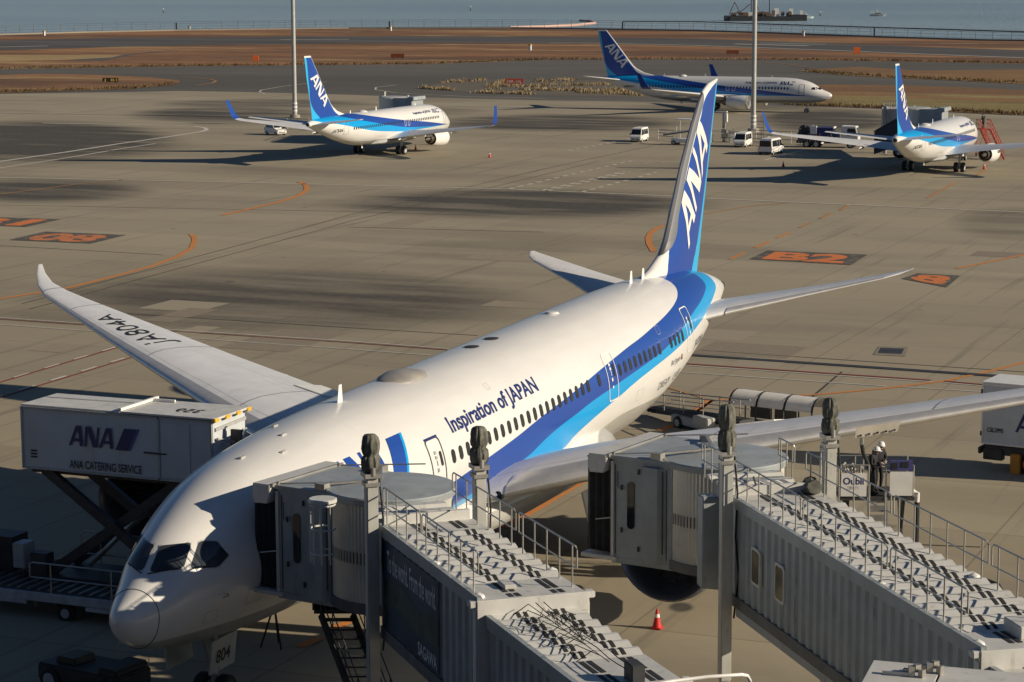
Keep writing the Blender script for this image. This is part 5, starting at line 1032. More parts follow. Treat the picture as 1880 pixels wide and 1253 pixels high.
# --- belt loader and covered cart near the tail
p0 = np.array(G(1208, 769)); p1 = np.array(G(1345, 806)); yaw = math.atan2(*(p1-p0)[[1, 0]])
t = empty('belt_loader', (*p0[:2], 0), yaw, 'belt loader with a dark belt and thin handrails behind the left wing', 'belt loader')
bl = part(t, 'conveyor', m_dark, lambda b: b.hexa([(0, -.45, .35), (7.2, -.45, .85), (7.2, .45, .85), (0, .45, .35), (0, -.45, .6), (7.2, -.45, 1.1), (7.2, .45, 1.1), (0, .45, .6)]))
part(bl, 'belt', m_black, lambda b: b.hexa([(0, -.32, .60), (7.2, -.32, 1.10), (7.2, .32, 1.10), (0, .32, .60), (0, -.32, .64), (7.2, -.32, 1.14), (7.2, .32, 1.14), (0, .32, .64)]))
part(bl, 'end_bumper', m_black, lambda b: (b.tube([(-.15, -.5, .5), (-.15, .5, .5)], .14, 8), b.tube([(.25, -.5, .52), (.25, .5, .52)], .10, 8)))
part(t, 'handrail', m_rail, lambda b: ([b.tube([(1.2+1.6*k, s, .65+.11*k), (1.2+1.6*k, s, 1.55+.11*k)], .03) for k in range(4) for s in (-.5, .5)], [b.tube([(.4, s, 1.35), (6.8, s, 1.95)], .03) for s in (-.5, .5)], [b.tube([(.4, s, .98), (6.8, s, 1.5)], .022) for s in (-.5, .5)]))
part(t, 'body', m_grey, lambda b: (b.box((3.9, 0, .45), (3.6, 1.5, .4)), b.box((5.0, -.9, .75), (1.2, .5, .5))), .04)
for x in (2.7, 5.3):
    for s in (-1, 1): wheel(t, (x, s*.72, .32), .32, .2)
p0 = np.array(G(1352, 792)); p1 = np.array(G(1462, 806)); yaw = math.atan2(*(p1-p0)[[1, 0]])
t = empty('covered_cart', (*p0[:2], 0), yaw, 'white cart with a rounded ribbed canopy standing behind the left wing', 'cart')
Lc = 4.6
fr = part(t, 'frame', m_dark, lambda b: (b.box((Lc/2, 0, .45), (Lc, 1.6, .2)), [b.bar((x, s*.78, .5), (x, s*.78, 1.55), .07) for x in (.05, 1.5, 3.0, Lc-.05) for s in (-1, 1)]))
def hood(b, r_=.80, x0=0, x1=Lc, dz=0): b.loft([[(x, r_*math.cos(a), 1.5+dz+r_*.75*math.sin(a)) for a in [math.pi*k/14 for k in range(15)]] for x in (x0, x1)], closed=False)
cn = part(t, 'canopy', m_white, lambda b: hood(b), smooth=True)
part(cn, 'canopy_rib', m_black, lambda b: [hood(b, .82, x-.05, x+.05, .01) for x in (.05, 1.55, 3.05, Lc-.05)], smooth=True)
part(t, 'side_panel', mat('cart_panel', (.17, .16, .14), .4), lambda b: (b.box((.9, .74, 1.05), (1.1, .04, .85)), b.box((2.3, .74, 1.05), (1.2, .04, .85))))
for x in (.7, Lc-.7):
    for s in (-1, 1): wheel(t, (x, s*.7, .26), .26, .16)
# --- refuelling lift with two workers below the wing
Q = np.array([25.4, -15.59, 0]); ex = np.array([.36, -.93, 0]); ey = np.array([.93, .36, 0]); PZ = 3.63
Wq = lambda a, d_, z: tuple(Q+ex*a+ey*d_+np.array([0, 0, z]))
t = empty('refuelling_lift', (0, 0, 0), 0, 'refuelling vehicle with raised railed platform and white side boards under the left wing', 'refuelling lift')
def qbox(b, a0, a1, d0, d1_, z0, z1): b.hexa([Wq(a0, d0, z0), Wq(a1, d0, z0), Wq(a1, d1_, z0), Wq(a0, d1_, z0), Wq(a0, d0, z1), Wq(a1, d0, z1), Wq(a1, d1_, z1), Wq(a0, d1_, z1)])
pf = part(t, 'platform', m_dark, lambda b: qbox(b, -1.25, 1.45, 0, 1.7, PZ-.14, PZ))
part(t, 'railing', m_rail, lambda b: [b.tube([Wq(a, d_, PZ), Wq(a, d_, PZ+1.15)], .028) for a in (-1.2, -.5, -.2, .42, 1.4) for d_ in (0.02, 1.65)]+[b.tube([Wq(-1.2, 1.65, PZ+z), Wq(1.4, 1.65, PZ+z)], .028) for z in (.6, 1.15)]+[b.tube([Wq(a0, .02, PZ+1.15), Wq(a1, .02, PZ+1.15)], .028) for a0, a1 in ((-1.2, -.2), (.42, 1.4))])
sb = part(t, 'sign_board', m_white, lambda b: qbox(b, -1.2, -.28, -.05, -.01, PZ+.02, PZ+.86))
decal('sign_text', text2d('Oubli', .26, .74, .02), lambda u, v: Wq(-1.12+u, -.055, PZ+.46+v), m_navy, sb); decal('sign_text', text2d('三愛オブリ', .1, .42), lambda u, v: Wq(-.98+u, -.055, PZ+.28+v), mat('grey_lettering', (.16, .16, .18), .5), sb)
part(t, 'board', m_white, lambda b: qbox(b, .55, 1.36, -.05, -.01, PZ+.05, PZ+.92)); part(t, 'control_panel', mat('panel_blue', (.06, .07, .22), .4), lambda b: qbox(b, .55, 1.36, -.04, .12, PZ+.96, PZ+1.32), .01)
part(t, 'panel_switch', m_ink, lambda b: (qbox(b, .62, .82, -.06, -.04, PZ+1.02, PZ+1.25), qbox(b, .95, 1.2, -.06, -.04, PZ+1.08, PZ+1.28)))
part(t, 'hose_coil', mat('white_hose', (.55, .53, .48), .6), lambda b: [b.tube([Wq(-1.05+.12*k+.05*math.cos(q), .25+.2*math.sin(q), PZ+1.0+.14*math.sin(2*q+k)) for q in np.linspace(0, 5.5, 8)], .045, 6) for k in range(6)], smooth=True)
hs_ = part(t, 'fuel_hose', m_black, lambda b: b.tube([Wq(-.05, .3, PZ+.1), Wq(-.1, .25, PZ+.7), Wq(-.2, .1, PZ+1.1), Wq(-.42, 0, PZ+1.6), Wq(-.48, 0, PZ+1.95)], .075, 8), smooth=True)
part(hs_, 'coupling', m_steel, lambda b: b.tube([Wq(-.48, 0, PZ+1.9), Wq(-.48, 0, PZ+2.16)], .08, 8))
fl = part(t, 'panel_flap', mat('cream_panel', (.68, .62, .50), .5), lambda b: b.prism([(-.72, 2.12), (.80, 2.36), (.92, 2.72), (-.66, 2.50)], -.02, .02, lambda u, v, w_: Wq(u, .1+w_+(v-2.1)*.12, PZ+v)))
part(fl, 'latch', m_ink, lambda b: [b.box(Wq(-.5+.3*k, .08, PZ+2.24+.05*k-.02), (.05, .05, .06)) for k in range(5)])
part(t, 'ladder', m_steel, lambda b: [b.bar(Wq(a, .05, PZ-.05), Wq(a, -1.15, 1.35), .06, .14) for a in (-.22, .44)]+[b.bar(Wq(-.22, .05-.2*k, PZ-.12-.285*k), Wq(.44, .05-.2*k, PZ-.12-.285*k), .04, .22) for k in range(7)])
ch = part(t, 'chassis', m_grey, lambda b: (qbox(b, -1.1, 1.1, -2.0, 2.6, .7, 1.05), qbox(b, -1.05, -.5, -1.2, .2, 1.05, 1.6), qbox(b, .6, 1.1, -1.6, .4, 1.05, 1.5)), .03)
part(t, 'lift_mast', m_dark, lambda b: [b.bar(Wq(a, d_, 1.0), Wq(a, 1.8-d_, PZ-.1), .12) for a in (-.9, 1.1) for d_ in (.2, 1.5)])
part(t, 'tank', mat('cream_tank', (.50, .44, .33), .5), lambda b: b.tube([Wq(-1.0, -.5, 1.9), Wq(-.2, -.2, 2.05)], .22, 14), smooth=True)
part(t, 'tool_box', mat('panel_blue', (.06, .07, .22), .4), lambda b: qbox(b, .75, 1.25, -.9, -.5, 1.5, 2.0), .03); part(t, 'exhaust_pipe', m_black, lambda b: b.tube([Wq(1.55, .05, .8), Wq(1.55, .05, PZ-.2)], .10, 10)); part(t, 'exhaust_elbow', m_white, lambda b: b.tube([Wq(1.55, .05, PZ-.25), Wq(1.56, .05, PZ+.12), Wq(1.4, .1, PZ+.2)], .085, 10), smooth=True)
part(t, 'warning_light', m_orange, lambda b: b.lathe([(0, .09), (.14, .08), (.18, .02)], Wq(1.1, -1.5, 1.5), 'Z', 10))
for d_ in (-1.3, 1.8):
    for a in (-.95, .95): part(ch, 'wheel', m_black, lambda b: b.tube([Wq(a-.14, d_, .42), Wq(a+.14, d_, .42)], .42, 20), smooth=True)
m_skin = mat('skin', (.45, .27, .19), .6); m_uni = mat('dark_uniform', (.016, .016, .02), .85, var=.4, scale=8); m_helm = mat('white_helmet', (.78, .78, .76), .35)
def person(loc, face, pose, label, helmet=True, uni=m_uni, h=1.72):
    t = empty('person', loc, face, label, 'person'); k = h/1.72
    J = dict(pel=(0, 0, .95), wst=(.01, 0, 1.10), che=(.04, 0, 1.30), nck=(.05, 0, 1.47), hd0=(.09, 0, 1.53), hd1=(.12, 0, 1.62), hd2=(.11, 0, 1.70))
    for s, n_ in ((1, 'l'), (-1, 'r')):
        J[n_+'hip'] = (0, s*.10, .90); J[n_+'kne'] = (.05, s*.11, .48); J[n_+'ank'] = (-.02, s*.11, .09); J[n_+'toe'] = (.17, s*.13, .03)
        J[n_+'sho'] = (.03, s*.19, 1.42); J[n_+'elb'] = (.06, s*.27, 1.14); J[n_+'wri'] = (.28, s*.14, 1.06); J[n_+'han'] = (.36, s*.10, 1.06)
    J.update(pose)
    E = [('pel', 'wst'), ('wst', 'che'), ('che', 'nck'), ('nck', 'hd0'), ('hd0', 'hd1'), ('hd1', 'hd2')]
    for n_ in 'lr': E += [('pel', n_+'hip'), (n_+'hip', n_+'kne'), (n_+'kne', n_+'ank'), (n_+'ank', n_+'toe'), ('che', n_+'sho'), (n_+'sho', n_+'elb'), (n_+'elb', n_+'wri'), (n_+'wri', n_+'han')]
    Rr = dict(pel=.15, wst=.145, che=.16, nck=.062, hd0=.075, hd1=.098, hd2=.08, hip=.095, kne=.068, ank=.05, toe=.042, sho=.078, elb=.055, wri=.038, han=.045)
    ks = list(J); me = bpy.data.meshes.new('body'); me.from_pydata([tuple(q*k for q in J[j]) for j in ks], [(ks.index(a), ks.index(c)) for a, c in E], [])
    bo = bpy.data.objects.new('body', me); COL.objects.link(bo); md = bo.modifiers.new('skin', 'SKIN'); ss = bo.modifiers.new('sub', 'SUBSURF'); ss.levels = 2; ss.render_levels = 2
    for i, j in enumerate(ks):
        r_ = Rr.get(j, Rr.get(j[1:], .06))*k; v = me.skin_vertices[0].data[i]; v.radius = (r_*(.8 if j in ('che', 'pel', 'wst') else 1), r_*(1.1 if j in ('che', 'pel', 'wst') else 1)); v.use_root = j == 'pel'
    dg = bpy.context.evaluated_depsgraph_get(); m2 = bpy.data.meshes.new_from_object(bo.evaluated_get(dg)); bo.modifiers.clear(); bo.data = m2
    m2.materials.clear(); m2.materials.append(uni); m2.materials.append(m_skin)
    hz = J['nck'][2]*k+.03
    for p_ in m2.polygons:
        p_.use_smooth = True
        c = p_.center
        if c.z > hz or min((Vector(J[s+'han'])*k-c).length for s in 'lr') < .085: p_.material_index = 1
    bo.parent = t; hd = Vector(J['hd1'])*k
    part(t, 'face', m_skin, lambda b: (b.lathe([(-.012, .008), (.0, .016), (.03, .008)], hd+Vector((.105, 0, -.015)), 'Z', 8)), smooth=True)
    part(t, 'hair', m_ink, lambda b: b.lathe([(-.02, .105), (.03, .112), (.07, .10)], hd+Vector((-.015, 0, 0)), 'Z', 16), smooth=True)
    if helmet:
        hm = part(t, 'helmet', m_helm, lambda b: b.lathe([(.0, .13), (.02, .14), (.03, .128), (.08, .12), (.13, .09), (.155, .045), (.16, .005)], hd+Vector((-.01, 0, .035)), 'Z', 20), smooth=True)
        part(hm, 'brim', m_helm, lambda b: b.hexa([tuple(hd+Vector(q)) for q in ((.08, -.09, .035), (.17, -.06, .025), (.17, .06, .025), (.08, .09, .035), (.08, -.09, .05), (.17, -.06, .035), (.17, .06, .035), (.08, .09, .05))]))
    for s, n_ in ((1, 'l'), (-1, 'r')):                   # fingers, thumb and shoes
        w_ = Vector(J[n_+'wri'])*k; hnd = Vector(J[n_+'han'])*k; dd = (hnd-w_).normalized(); sd_ = dd.cross(Vector((0, 0, 1))).normalized()
        def fing(b):
            for q, ln in ((-.03, .065), (-.01, .08), (.01, .075), (.03, .06)): p0 = hnd+sd_*q; b.tube([p0, p0+dd*ln*.6-Vector((0, 0, .01)), p0+dd*ln-Vector((0, 0, .035))], .009, 6)
            p0 = w_.lerp(hnd, .5)-sd_*s*.035; b.tube([p0, p0-sd_*s*.03+dd*.03, p0-sd_*s*.03+dd*.06], .011, 6)
        part(t, 'fingers', mat('work_glove', (.55, .53, .50), .8), fing, smooth=True)
        an = Vector(J[n_+'ank'])*k; to = Vector(J[n_+'toe'])*k; part(t, 'shoe', m_black, lambda b: b.tube([(an.x-.05, an.y, .05), (an.x+.05, an.y, .055), (to.x, to.y, .045), (to.x+.05, to.y, .035)], [.05, .056, .05, .03], 10), smooth=True)
    return t
fa = math.atan2(-ey[1], -ey[0])
person(Wq(-.02, .45, PZ), math.atan2(ex[1], ex[0])-.5, dict(hd0=(.12, 0, 1.51), hd1=(.17, 0, 1.57), hd2=(.16, 0, 1.65), lwri=(.30, .10, 1.05), lhan=(.38, .06, 1.03), rwri=(.30, -.10, 1.10), rhan=(.37, -.04, 1.1)), 'worker in white helmet bending over, nearer of the two on the refuelling lift')
person(Wq(.26, .95, PZ), math.atan2(-ey[1], -ey[0])+.5, dict(hd0=(.11, 0, 1.52), hd1=(.15, 0, 1.59), lwri=(.30, .06, 1.12), lhan=(.37, .02, 1.1)), 'worker in white helmet standing upright behind the bending one on the lift', h=1.8)
person((*G(1625, 1002)[:2], 0) if False else Wq(1.0, -2.6, 0), 1.2, {}, 'worker in blue clothing standing on the ground below the refuelling lift', helmet=True, uni=mat('blue_uniform', (.05, .08, .22), .8))
# --- traffic cones
def cone(x, y, label, s=1.0):
    t = empty('traffic_cone', (x, y, 0), 0, label, 'traffic cone', 'red cones on the apron'); t.scale = (s, s, s)
    part(t, 'base', m_black if False else m_red, lambda b: b.box((0, 0, .09), (.38, .38, .05)), .02)
    b_ = part(t, 'cone_body', m_red, lambda b: b.lathe([(.10, .165), (.45, .09), (.62, .06), (.74, .035), (.76, .01)], (0, 0, 0), 'Z', 20), smooth=True)
    part(b_, 'reflective_band', m_white, lambda b: b.lathe([(.46, .094), (.58, .073)], (0, 0, 0), 'Z', 20, False, False), smooth=True)
    for i, dx in enumerate((-.18, .18)): pass
    return t
cone(18.25, -9.9, 'red cone with white band standing in the foreground below the left engine')
cone(*G(899, 290.5)[:2], 'red cone with white band alone on open concrete right of the left parked jet')
cone(*G(763, 277)[:2], 'red cone close to the main wheels of the left parked jet')
cone(*G(1438, 308)[:2], 'small dark cone standing in the shadow left of the right parked jet')
cone(*G(1807, 312)[:2], 'red cone beneath the right wing of the right parked jet')
# --- vans and cars
def van(loc, rz, label, L_=3.4, W_=1.48, H_=1.9, hood_=.25, car=False, name='white_van', cat='van'):
    t = empty(name, (*loc[:2], 0), rz, label, cat, 'white vehicles on the apron')
    if car: prof = [(L_/2, .3), (L_/2, .72), (L_/2-.75, .95), (L_/2-1.35, H_-.06), (L_/2-1.8, H_), (-L_/2+.35, H_-.04), (-L_/2+.05, .95), (-L_/2, .3)]
    else: prof = [(L_/2, .32), (L_/2, .78), (L_/2-hood_, 1.02), (L_/2-hood_-.42, H_-.08), (L_/2-hood_-.8, H_), (-L_/2+.2, H_), (-L_/2+.03, H_-.3), (-L_/2, .32)]
    b = MB(); w2 = W_/2
    rings = [[(x, s*w2*(1 if z < 1.0 else 1-.13*(z-1.0)/(H_-1.0)), z) for x, z in prof] for s in (-1, 1)]
    b.loft(rings, True, True); bd = b.build('body', m_white, t, False, .05)
    zt, zb = H_-.22, 1.03; x0 = L_/2-(.75 if car else hood_); x1 = x0-(.6 if car else .42)
    def yy(z): return w2*(1-.13*(z-1.0)/(H_-1.0))+.012
    fx = lambda z: x0+(x1-x0)*(z-prof[2][1])/(prof[3][1]-prof[2][1])+.015
    part(bd, 'windscreen', m_glass, lambda b: b.add([(fx(zb+.03), -yy(zb)+.09, zb+.03), (fx(zb+.03), yy(zb)-.09, zb+.03), (fx(zt+.03), yy(zt)-.1, zt+.03), (fx(zt+.03), -yy(zt)+.1, zt+.03)], [(0, 1, 2, 3)]))
    rx = (lambda z: -L_/2+.05-.012+(.30)*(z-.95)/(H_-.04-.95)) if car else (lambda z: -L_/2-.012)
    part(bd, 'rear_window', m_glass, lambda b: b.add([(rx(1.05), -w2+.12, 1.05), (rx(1.05), w2-.12, 1.05), (rx(zt), w2-.16, zt), (rx(zt), -w2+.16, zt)], [(0, 1, 2, 3)]))
    xs = [x1-.02+.1, x1-.75, x1-1.55, -L_/2+.3]
    for s in (-1, 1):
        for i in range(3):
            a, c = xs[i]-.05, xs[i+1]+.04
            part(bd, 'side_window', m_glass, lambda b: b.add([(a+(.22 if i == 0 else 0), s*yy(zb), zb), (c, s*yy(zb), zb), (c, s*yy(zt), zt), (a-(.08 if i == 0 else 0), s*yy(zt), zt)], [(0, 1, 2, 3)]))
        for x in (L_/2-.62, -L_/2+.58): wheel(t, (x, s*(w2-.09), .29), .29, .19)
        part(bd, 'headlight', m_metal, lambda b: b.box((L_/2-.02, s*(w2-.2), .72), (.06, .26, .16)), .02)
        part(bd, 'tail_light', m_red, lambda b: b.box((-L_/2+.0, s*(w2-.06), .85), (.05, .1, .28)))
        part(bd, 'door_mirror', m_dark, lambda b: b.box((x0-.25, s*(w2+.1), 1.08), (.1, .16, .2)), .02)
    part(bd, 'grille', m_dark, lambda b: (b.box((L_/2+.005, 0, .48), (.03, W_*.7, .12)), b.box((-L_/2-.005, 0, .36), (.05, W_*.96, .16))))
    part(bd, 'number_plate', m_white, lambda b: b.box((L_/2+.02, 0, .56), (.02, .3, .13)))
    return t
van(G(1174, 261), R(181), 'small white van facing the camera, leftmost of the three vans')
van(G(1364, 270.5), R(181), 'small white van facing the camera at the foot of the right lamp mast')
van(G(1416, 283.5), R(-3), 'larger white van seen from behind, rightmost of the three vans', 4.4, 1.7, 1.98, .45)
van(G(506, 248.5), R(240), 'small white hatchback car parked under the wing of the left parked jet', 3.4, 1.48, 1.55, car=True, name='white_car', cat='car')
# --- hydrant truck behind the left wing of the right jet
p = G(1518, 271.5); t = empty('fuel_truck', (*p[:2], 0), R(-84), 'blue and white fuel hydrant truck covered in pipework right of the vans', 'truck')
m_fb = mat('truck_blue', (.03, .035, .16), .45, var=.3)
part(t, 'chassis', m_dark, lambda b: b.box((0, 0, .75), (7.4, 2.0, .3)))
part(t, 'pump_body', m_fb, lambda b: (b.box((-1.0, 0, 1.3), (5.0, 2.1, .8)), b.box((-.2, -.2, 2.1), (2.2, 1.8, .9))), .04)
part(t, 'pipework', m_steel, lambda b: [b.tube([(-3.4+.35*k, -1.1, .7+.1*(k % 3)), (-3.2+.35*k, -1.15, 1.2+.2*(k % 4)), (-2.9+.35*k, -1.0, 1.0)], .06, 6) for k in range(14)])
part(t, 'hose_reel', m_dark, lambda b: (b.lathe([(-.5, .55), (-.45, .75), (.45, .75), (.5, .55)], (-2.8, 0, 2.1), 'Y', 16), b.box((-3.2, 0, 1.6), (.8, 1.8, .5))))
part(t, 'fittings', m_metal, lambda b: [b.box((-3.3+.22*k, -.4+.3*(k % 3), 2.3+.12*(k % 4)), (.16, .2, .3)) for k in range(8)])
part(t, 'cabinet', m_white, lambda b: (b.box((-1.55, -.9, 2.25), (.8, .5, 1.0)), b.box((.9, 0, 2.55), (.2, 1.9, .2))), .02)
cb = part(t, 'driver_cab', m_white, lambda b: b.prism([(1.9, .7), (4.0, .7), (4.05, 1.5), (3.75, 2.75), (1.9, 2.8)], -1.05, 1.05, lambda u, v, w_: (u, w_, v)), .07)
part(cb, 'windscreen', m_glass, lambda b: b.add([(4.06, -.9, 1.55), (4.06, .9, 1.55), (3.80, .85, 2.6), (3.80, -.85, 2.6)], [(0, 1, 2, 3)]))
for s in (-1, 1): part(cb, 'door_window', m_glass, lambda b: b.add([(2.6, s*1.062, 1.6), (3.85, s*1.062, 1.6), (3.62, s*1.062, 2.5), (2.7, s*1.062, 2.5)], [(0, 1, 2, 3)]))
for x in (3.1, -1.2, -2.4):
    for s in (-1, 1): wheel(t, (x, s*.95, .48), .48, .3)
# --- belt loader half hidden by the tall fin
p = G(1254, 267); t = empty('belt_loader', (*p[:2], 0), R(-95), 'white belt loader with a small roof standing behind the tall fin', 'belt loader')
part(t, 'body', m_white, lambda b: b.box((0, 0, .6), (2.8, 1.5, .5)), .05); part(t, 'conveyor', m_dark, lambda b: b.hexa([(-2.6, -.4, 1.15), (2.6, -.4, 2.0), (2.6, .4, 2.0), (-2.6, .4, 1.15), (-2.6, -.4, 1.35), (2.6, -.4, 2.2), (2.6, .4, 2.2), (-2.6, .4, 1.35)]))
part(t, 'conveyor_side', m_white, lambda b: b.hexa([(-2.6, -.46, 1.3), (2.6, -.46, 2.15), (2.6, -.40, 2.15), (-2.6, -.40, 1.3), (-2.6, -.46, 1.45), (2.6, -.46, 2.3), (2.6, -.40, 2.3), (-2.6, -.40, 1.45)]))
part(t, 'roof', m_white, lambda b: (b.box((.2, .3, 3.3), (2.2, 1.4, .1)), [b.bar((x, y, .8), (x, y, 3.3), .05) for x in (-.8, 1.2) for y in (-.3, .9)]))
for x in (-1, 1):
    for s in (-1, 1): wheel(t, (x, s*.7, .32), .32, .2)
# ------------------------------------------------------------------ lamp masts, service posts, fences
def mast(px, py, label):
    p = G(px, py); t = empty('lamp_mast', (*p[:2], 0), 0, label, 'lamp mast', 'tall lamp masts on the apron')
    part(t, 'pole', mat('mast_paint', (.42, .42, .40), .5, .2, var=.1, dirt=(.33, .32, .29)), lambda b: b.lathe([(.5, .36), (2.2, .37), (2.25, .33), (32, .28)], (0, 0, 0), 'Z', 24), smooth=True)
    part(t, 'base', mat('base_concrete', (.33, .30, .25), .9), lambda b: b.lathe([(0, .8), (.5, .75), (.52, .4)], (0, 0, 0), 'Z', 20))
    part(t, 'warning_band', m_white, lambda b: [b.lathe([(1.0+.55*k, .385), (1.25+.55*k, .385)], (0, 0, 0), 'Z', 20, False, False) for k in range(3)])
    hd = part(t, 'lamp_head', m_dark, lambda b: (b.box((0, 0, 32), (.6, 4.5, .25)), b.box((-.3, 0, 31.6), (.2, 4.2, .1))))
    for k in range(5): part(hd, 'floodlight', m_grey, lambda b: b.box((-.5, -1.8+.9*k, 31.9), (.4, .6, .5), ry=.5), .04)
    return t
mast(541.5, 217, 'grey lamp mast left of the white-tipped blue tail, leftmost of the two masts')
mast(1383, 243, 'grey lamp mast right of the tall fin, in front of the taxiing jet')
def barrier(pts, label, h=1.1, ps=1.6):
    P_ = [np.array(G(*q)) for q in pts]; t = empty('railing', tuple(P_[0]), 0, label, 'railing', 'railings at the foot of the masts'); o = P_[0]
    L_ = np.linalg.norm(P_[1]-P_[0]); n_ = max(2, int(L_/ps)+1)
    part(t, 'rail', m_rail, lambda b: [b.tube([(0, 0, z), tuple(P_[1]-o+np.array([0, 0, z]))], .045, 5) for z in (h*.35, h*.68, h)])
    for k in range(n_):
        q = (P_[1]-o)*k/(n_-1); part(t, 'post', m_steel if k % 4 else m_white, lambda b: b.box(q+np.array([0, 0, h/2+.03]), (.09, .09, h+.06)))
    return t
barrier([(1306, 263), (1346, 262)], 'white railing between the tall fin and the van by the lamp mast', 1.8); barrier([(1380, 262), (1470, 266)], 'dense white railing between the right lamp mast and the fuel truck', 1.6, 1.2); barrier([(1388, 257), (1402, 258)], 'short taller white frame just right of the right lamp mast', 2.4)
barrier([(528, 237), (566, 239)], 'white railing at the foot of the left lamp mast', 1.5); barrier([(1208, 256), (1236, 258)], 'low white railing just left of the tall fin', 1.3)
p = G(1329, 262); t = empty('service_post', (*p[:2], 0), 0, 'tall grey service post with a flat arm beside the tall fin', 'service post')
part(t, 'post', m_steel, lambda b: (b.box((0, 0, 1.9), (.35, .35, 3.8)), b.box((0, -.1, 1.2), (.7, .7, 1.0)))); part(t, 'arm', m_white, lambda b: b.box((0, .35, 3.95), (.4, 1.5, .18))); part(t, 'lamp_box', m_white, lambda b: b.box((0, -.25, 3.2), (.45, .4, 1.1)), .03)
part(t, 'cable_guard', m_rail, lambda b: [b.tube([(0, -.4-.3*k, .0), (0, -.4-.3*k, 1.6-.2*k), (0, -.9, 1.6-.2*k)], .04) for k in range(4)])
for i, (x, y, w_, h_, lab) in enumerate(((1300, 262, 1.2, 1.2, 'grey equipment locker behind the tall fin, left of the service post'), (1345, 262.5, .9, 1.3, 'white equipment box between the service post and the van'), (1412, 262, .8, .9, 'small cream equipment box right of the lamp mast'), (1500, 268, 1.4, .8, 'low brown equipment skid left of the fuel truck'), (585, 240, 1.2, .9, 'white equipment box at the foot of the left lamp mast'))):
    p = G(x, y); t = empty('equipment_box', (*p[:2], 0), .2*i, lab, 'equipment box'); part(t, 'housing', (m_grey, m_white, mat('cream_panel', (.68, .62, .50), .5), mat('brown_steel', (.14, .10, .07), .7), m_white)[i], lambda b: b.box((0, 0, h_/2), (w_, w_*.8, h_)), .04); part(t, 'lid', m_steel, lambda b: b.box((0, 0, h_+.03), (w_*1.05, w_*.85, .06))); part(t, 'handle', m_dark, lambda b: b.box((-w_/2-.02, 0, h_*.6), (.04, .2, .06)))
# ------------------------------------------------------------------ boarding stairs and covered bridges at the far jets
def far_bridge(o, label, pm=m_bridge):
    x, y, yaw = o; c, s = math.cos(yaw), math.sin(yaw); t = empty('boarding_bridge', (x, y, 0), yaw, label, 'boarding bridge', 'boarding bridges at the far jets')
    # local axes as the jet: x aft, -y its left side
    part(t, 'cab', m_bridge, lambda b: (b.box((4.6, -3.4, 4.6), (3.4, 2.6, 2.9)), b.box((4.6, -2.2, 6.0), (3.6, .8, .45))), .05)
    part(t, 'rotunda', m_slat, lambda b: b.lathe([(3.2, 1.9), (6.0, 1.9), (6.15, 1.6)], (4.4, -5.6, 0), 'Z', 24))
    A0, dv, lv_ = np.array([4.4, -5.6]), np.array([-.9, -.43]), np.array([.43, -.9]); Pf = lambda a, c, z: (*(A0+dv*a+lv_*c), z)
    tn = part(t, 'tunnel_section', pm, lambda b: b.hexa([Pf(1, -1.3, 3.3), Pf(13, -1.3, 3.0), Pf(13, 1.3, 3.0), Pf(1, 1.3, 3.3), Pf(1, -1.3, 5.9), Pf(13, -1.3, 5.2), Pf(13, 1.3, 5.2), Pf(1, 1.3, 5.9)]))
    part(tn, 'ribbed_roof', m_white, lambda b: [b.box(Pf(1.3+.8*k, 0, 5.98-.047*k), (.45, 2.7, .28), rz=math.atan2(-.43, -.9)) for k in range(15)])
    part(tn, 'roof_handrail', m_rail, lambda b: rails(b, [Pf(2, 1.2, 5.9), Pf(12.5, 1.2, 5.3)], .8, 8, .035))
    for c in (-1.7, 1.7): part(t, 'lift_column', m_grey, lambda b: b.box(Pf(9, c, 2.9), (.4, .4, 5.8)))
    return t
far_bridge((222.02, 89.71, 3.1304), 'boarding bridge with ribbed roof behind the nose of the left parked jet')
def far_bridge2():
    t = far_bridge((220.67, 21.51, 3.1432), 'boarding bridge with ribbed roof behind the nose of the right parked jet', mat('shaded_tunnel_panel', (.22, .24, .27), .5))  # darker copy of the bridge panel, shade on the facing side put into colour
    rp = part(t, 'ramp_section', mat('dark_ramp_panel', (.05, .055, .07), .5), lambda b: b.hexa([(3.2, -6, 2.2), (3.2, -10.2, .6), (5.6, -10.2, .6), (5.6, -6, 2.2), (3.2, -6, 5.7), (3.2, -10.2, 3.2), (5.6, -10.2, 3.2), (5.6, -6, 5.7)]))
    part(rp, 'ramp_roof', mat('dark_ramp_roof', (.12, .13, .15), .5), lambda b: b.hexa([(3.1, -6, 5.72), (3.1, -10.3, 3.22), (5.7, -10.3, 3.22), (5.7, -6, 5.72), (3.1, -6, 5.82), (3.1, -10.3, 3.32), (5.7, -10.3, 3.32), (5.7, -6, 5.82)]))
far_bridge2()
p = G(1800, 305); t = empty('boarding_stairs', (*G(1795, 297)[:2], 0), R(185), 'red steel maintenance stairs at the nose of the right parked jet', 'stairs')
m_rs = mat('red_steel', (.50, .075, .045), .5, var=.2)
t.location = (222.6, 20.2, 0); t.rotation_euler = (0, 0, R(-150))
part(t, 'stringer', m_rs, lambda b: [b.bar((0, s, 3.3), (5.2, s, .2), .1, .28) for s in (-.6, .6)]); part(t, 'step', m_rs, lambda b: [b.box((.2+.34*k, 0, 3.2-.205*k), (.3, 1.2, .05)) for k in range(15)])
part(t, 'handrail', m_rs, lambda b: [(b.tube([(-1.4, s, 4.4), (0, s, 4.4), (5.2, s, 1.3)], .05), b.tube([(-1.4, s, 3.9), (0, s, 3.9), (5.2, s, .75)], .04), [b.tube([(.6*k-1.2, s, 3.3 if k < 2 else 3.3-.36*(k-2)), (.6*k-1.2, s, 4.4 if k < 2 else 4.4-.36*(k-2))], .035) for k in range(10)]) for s in (-.65, .65)])
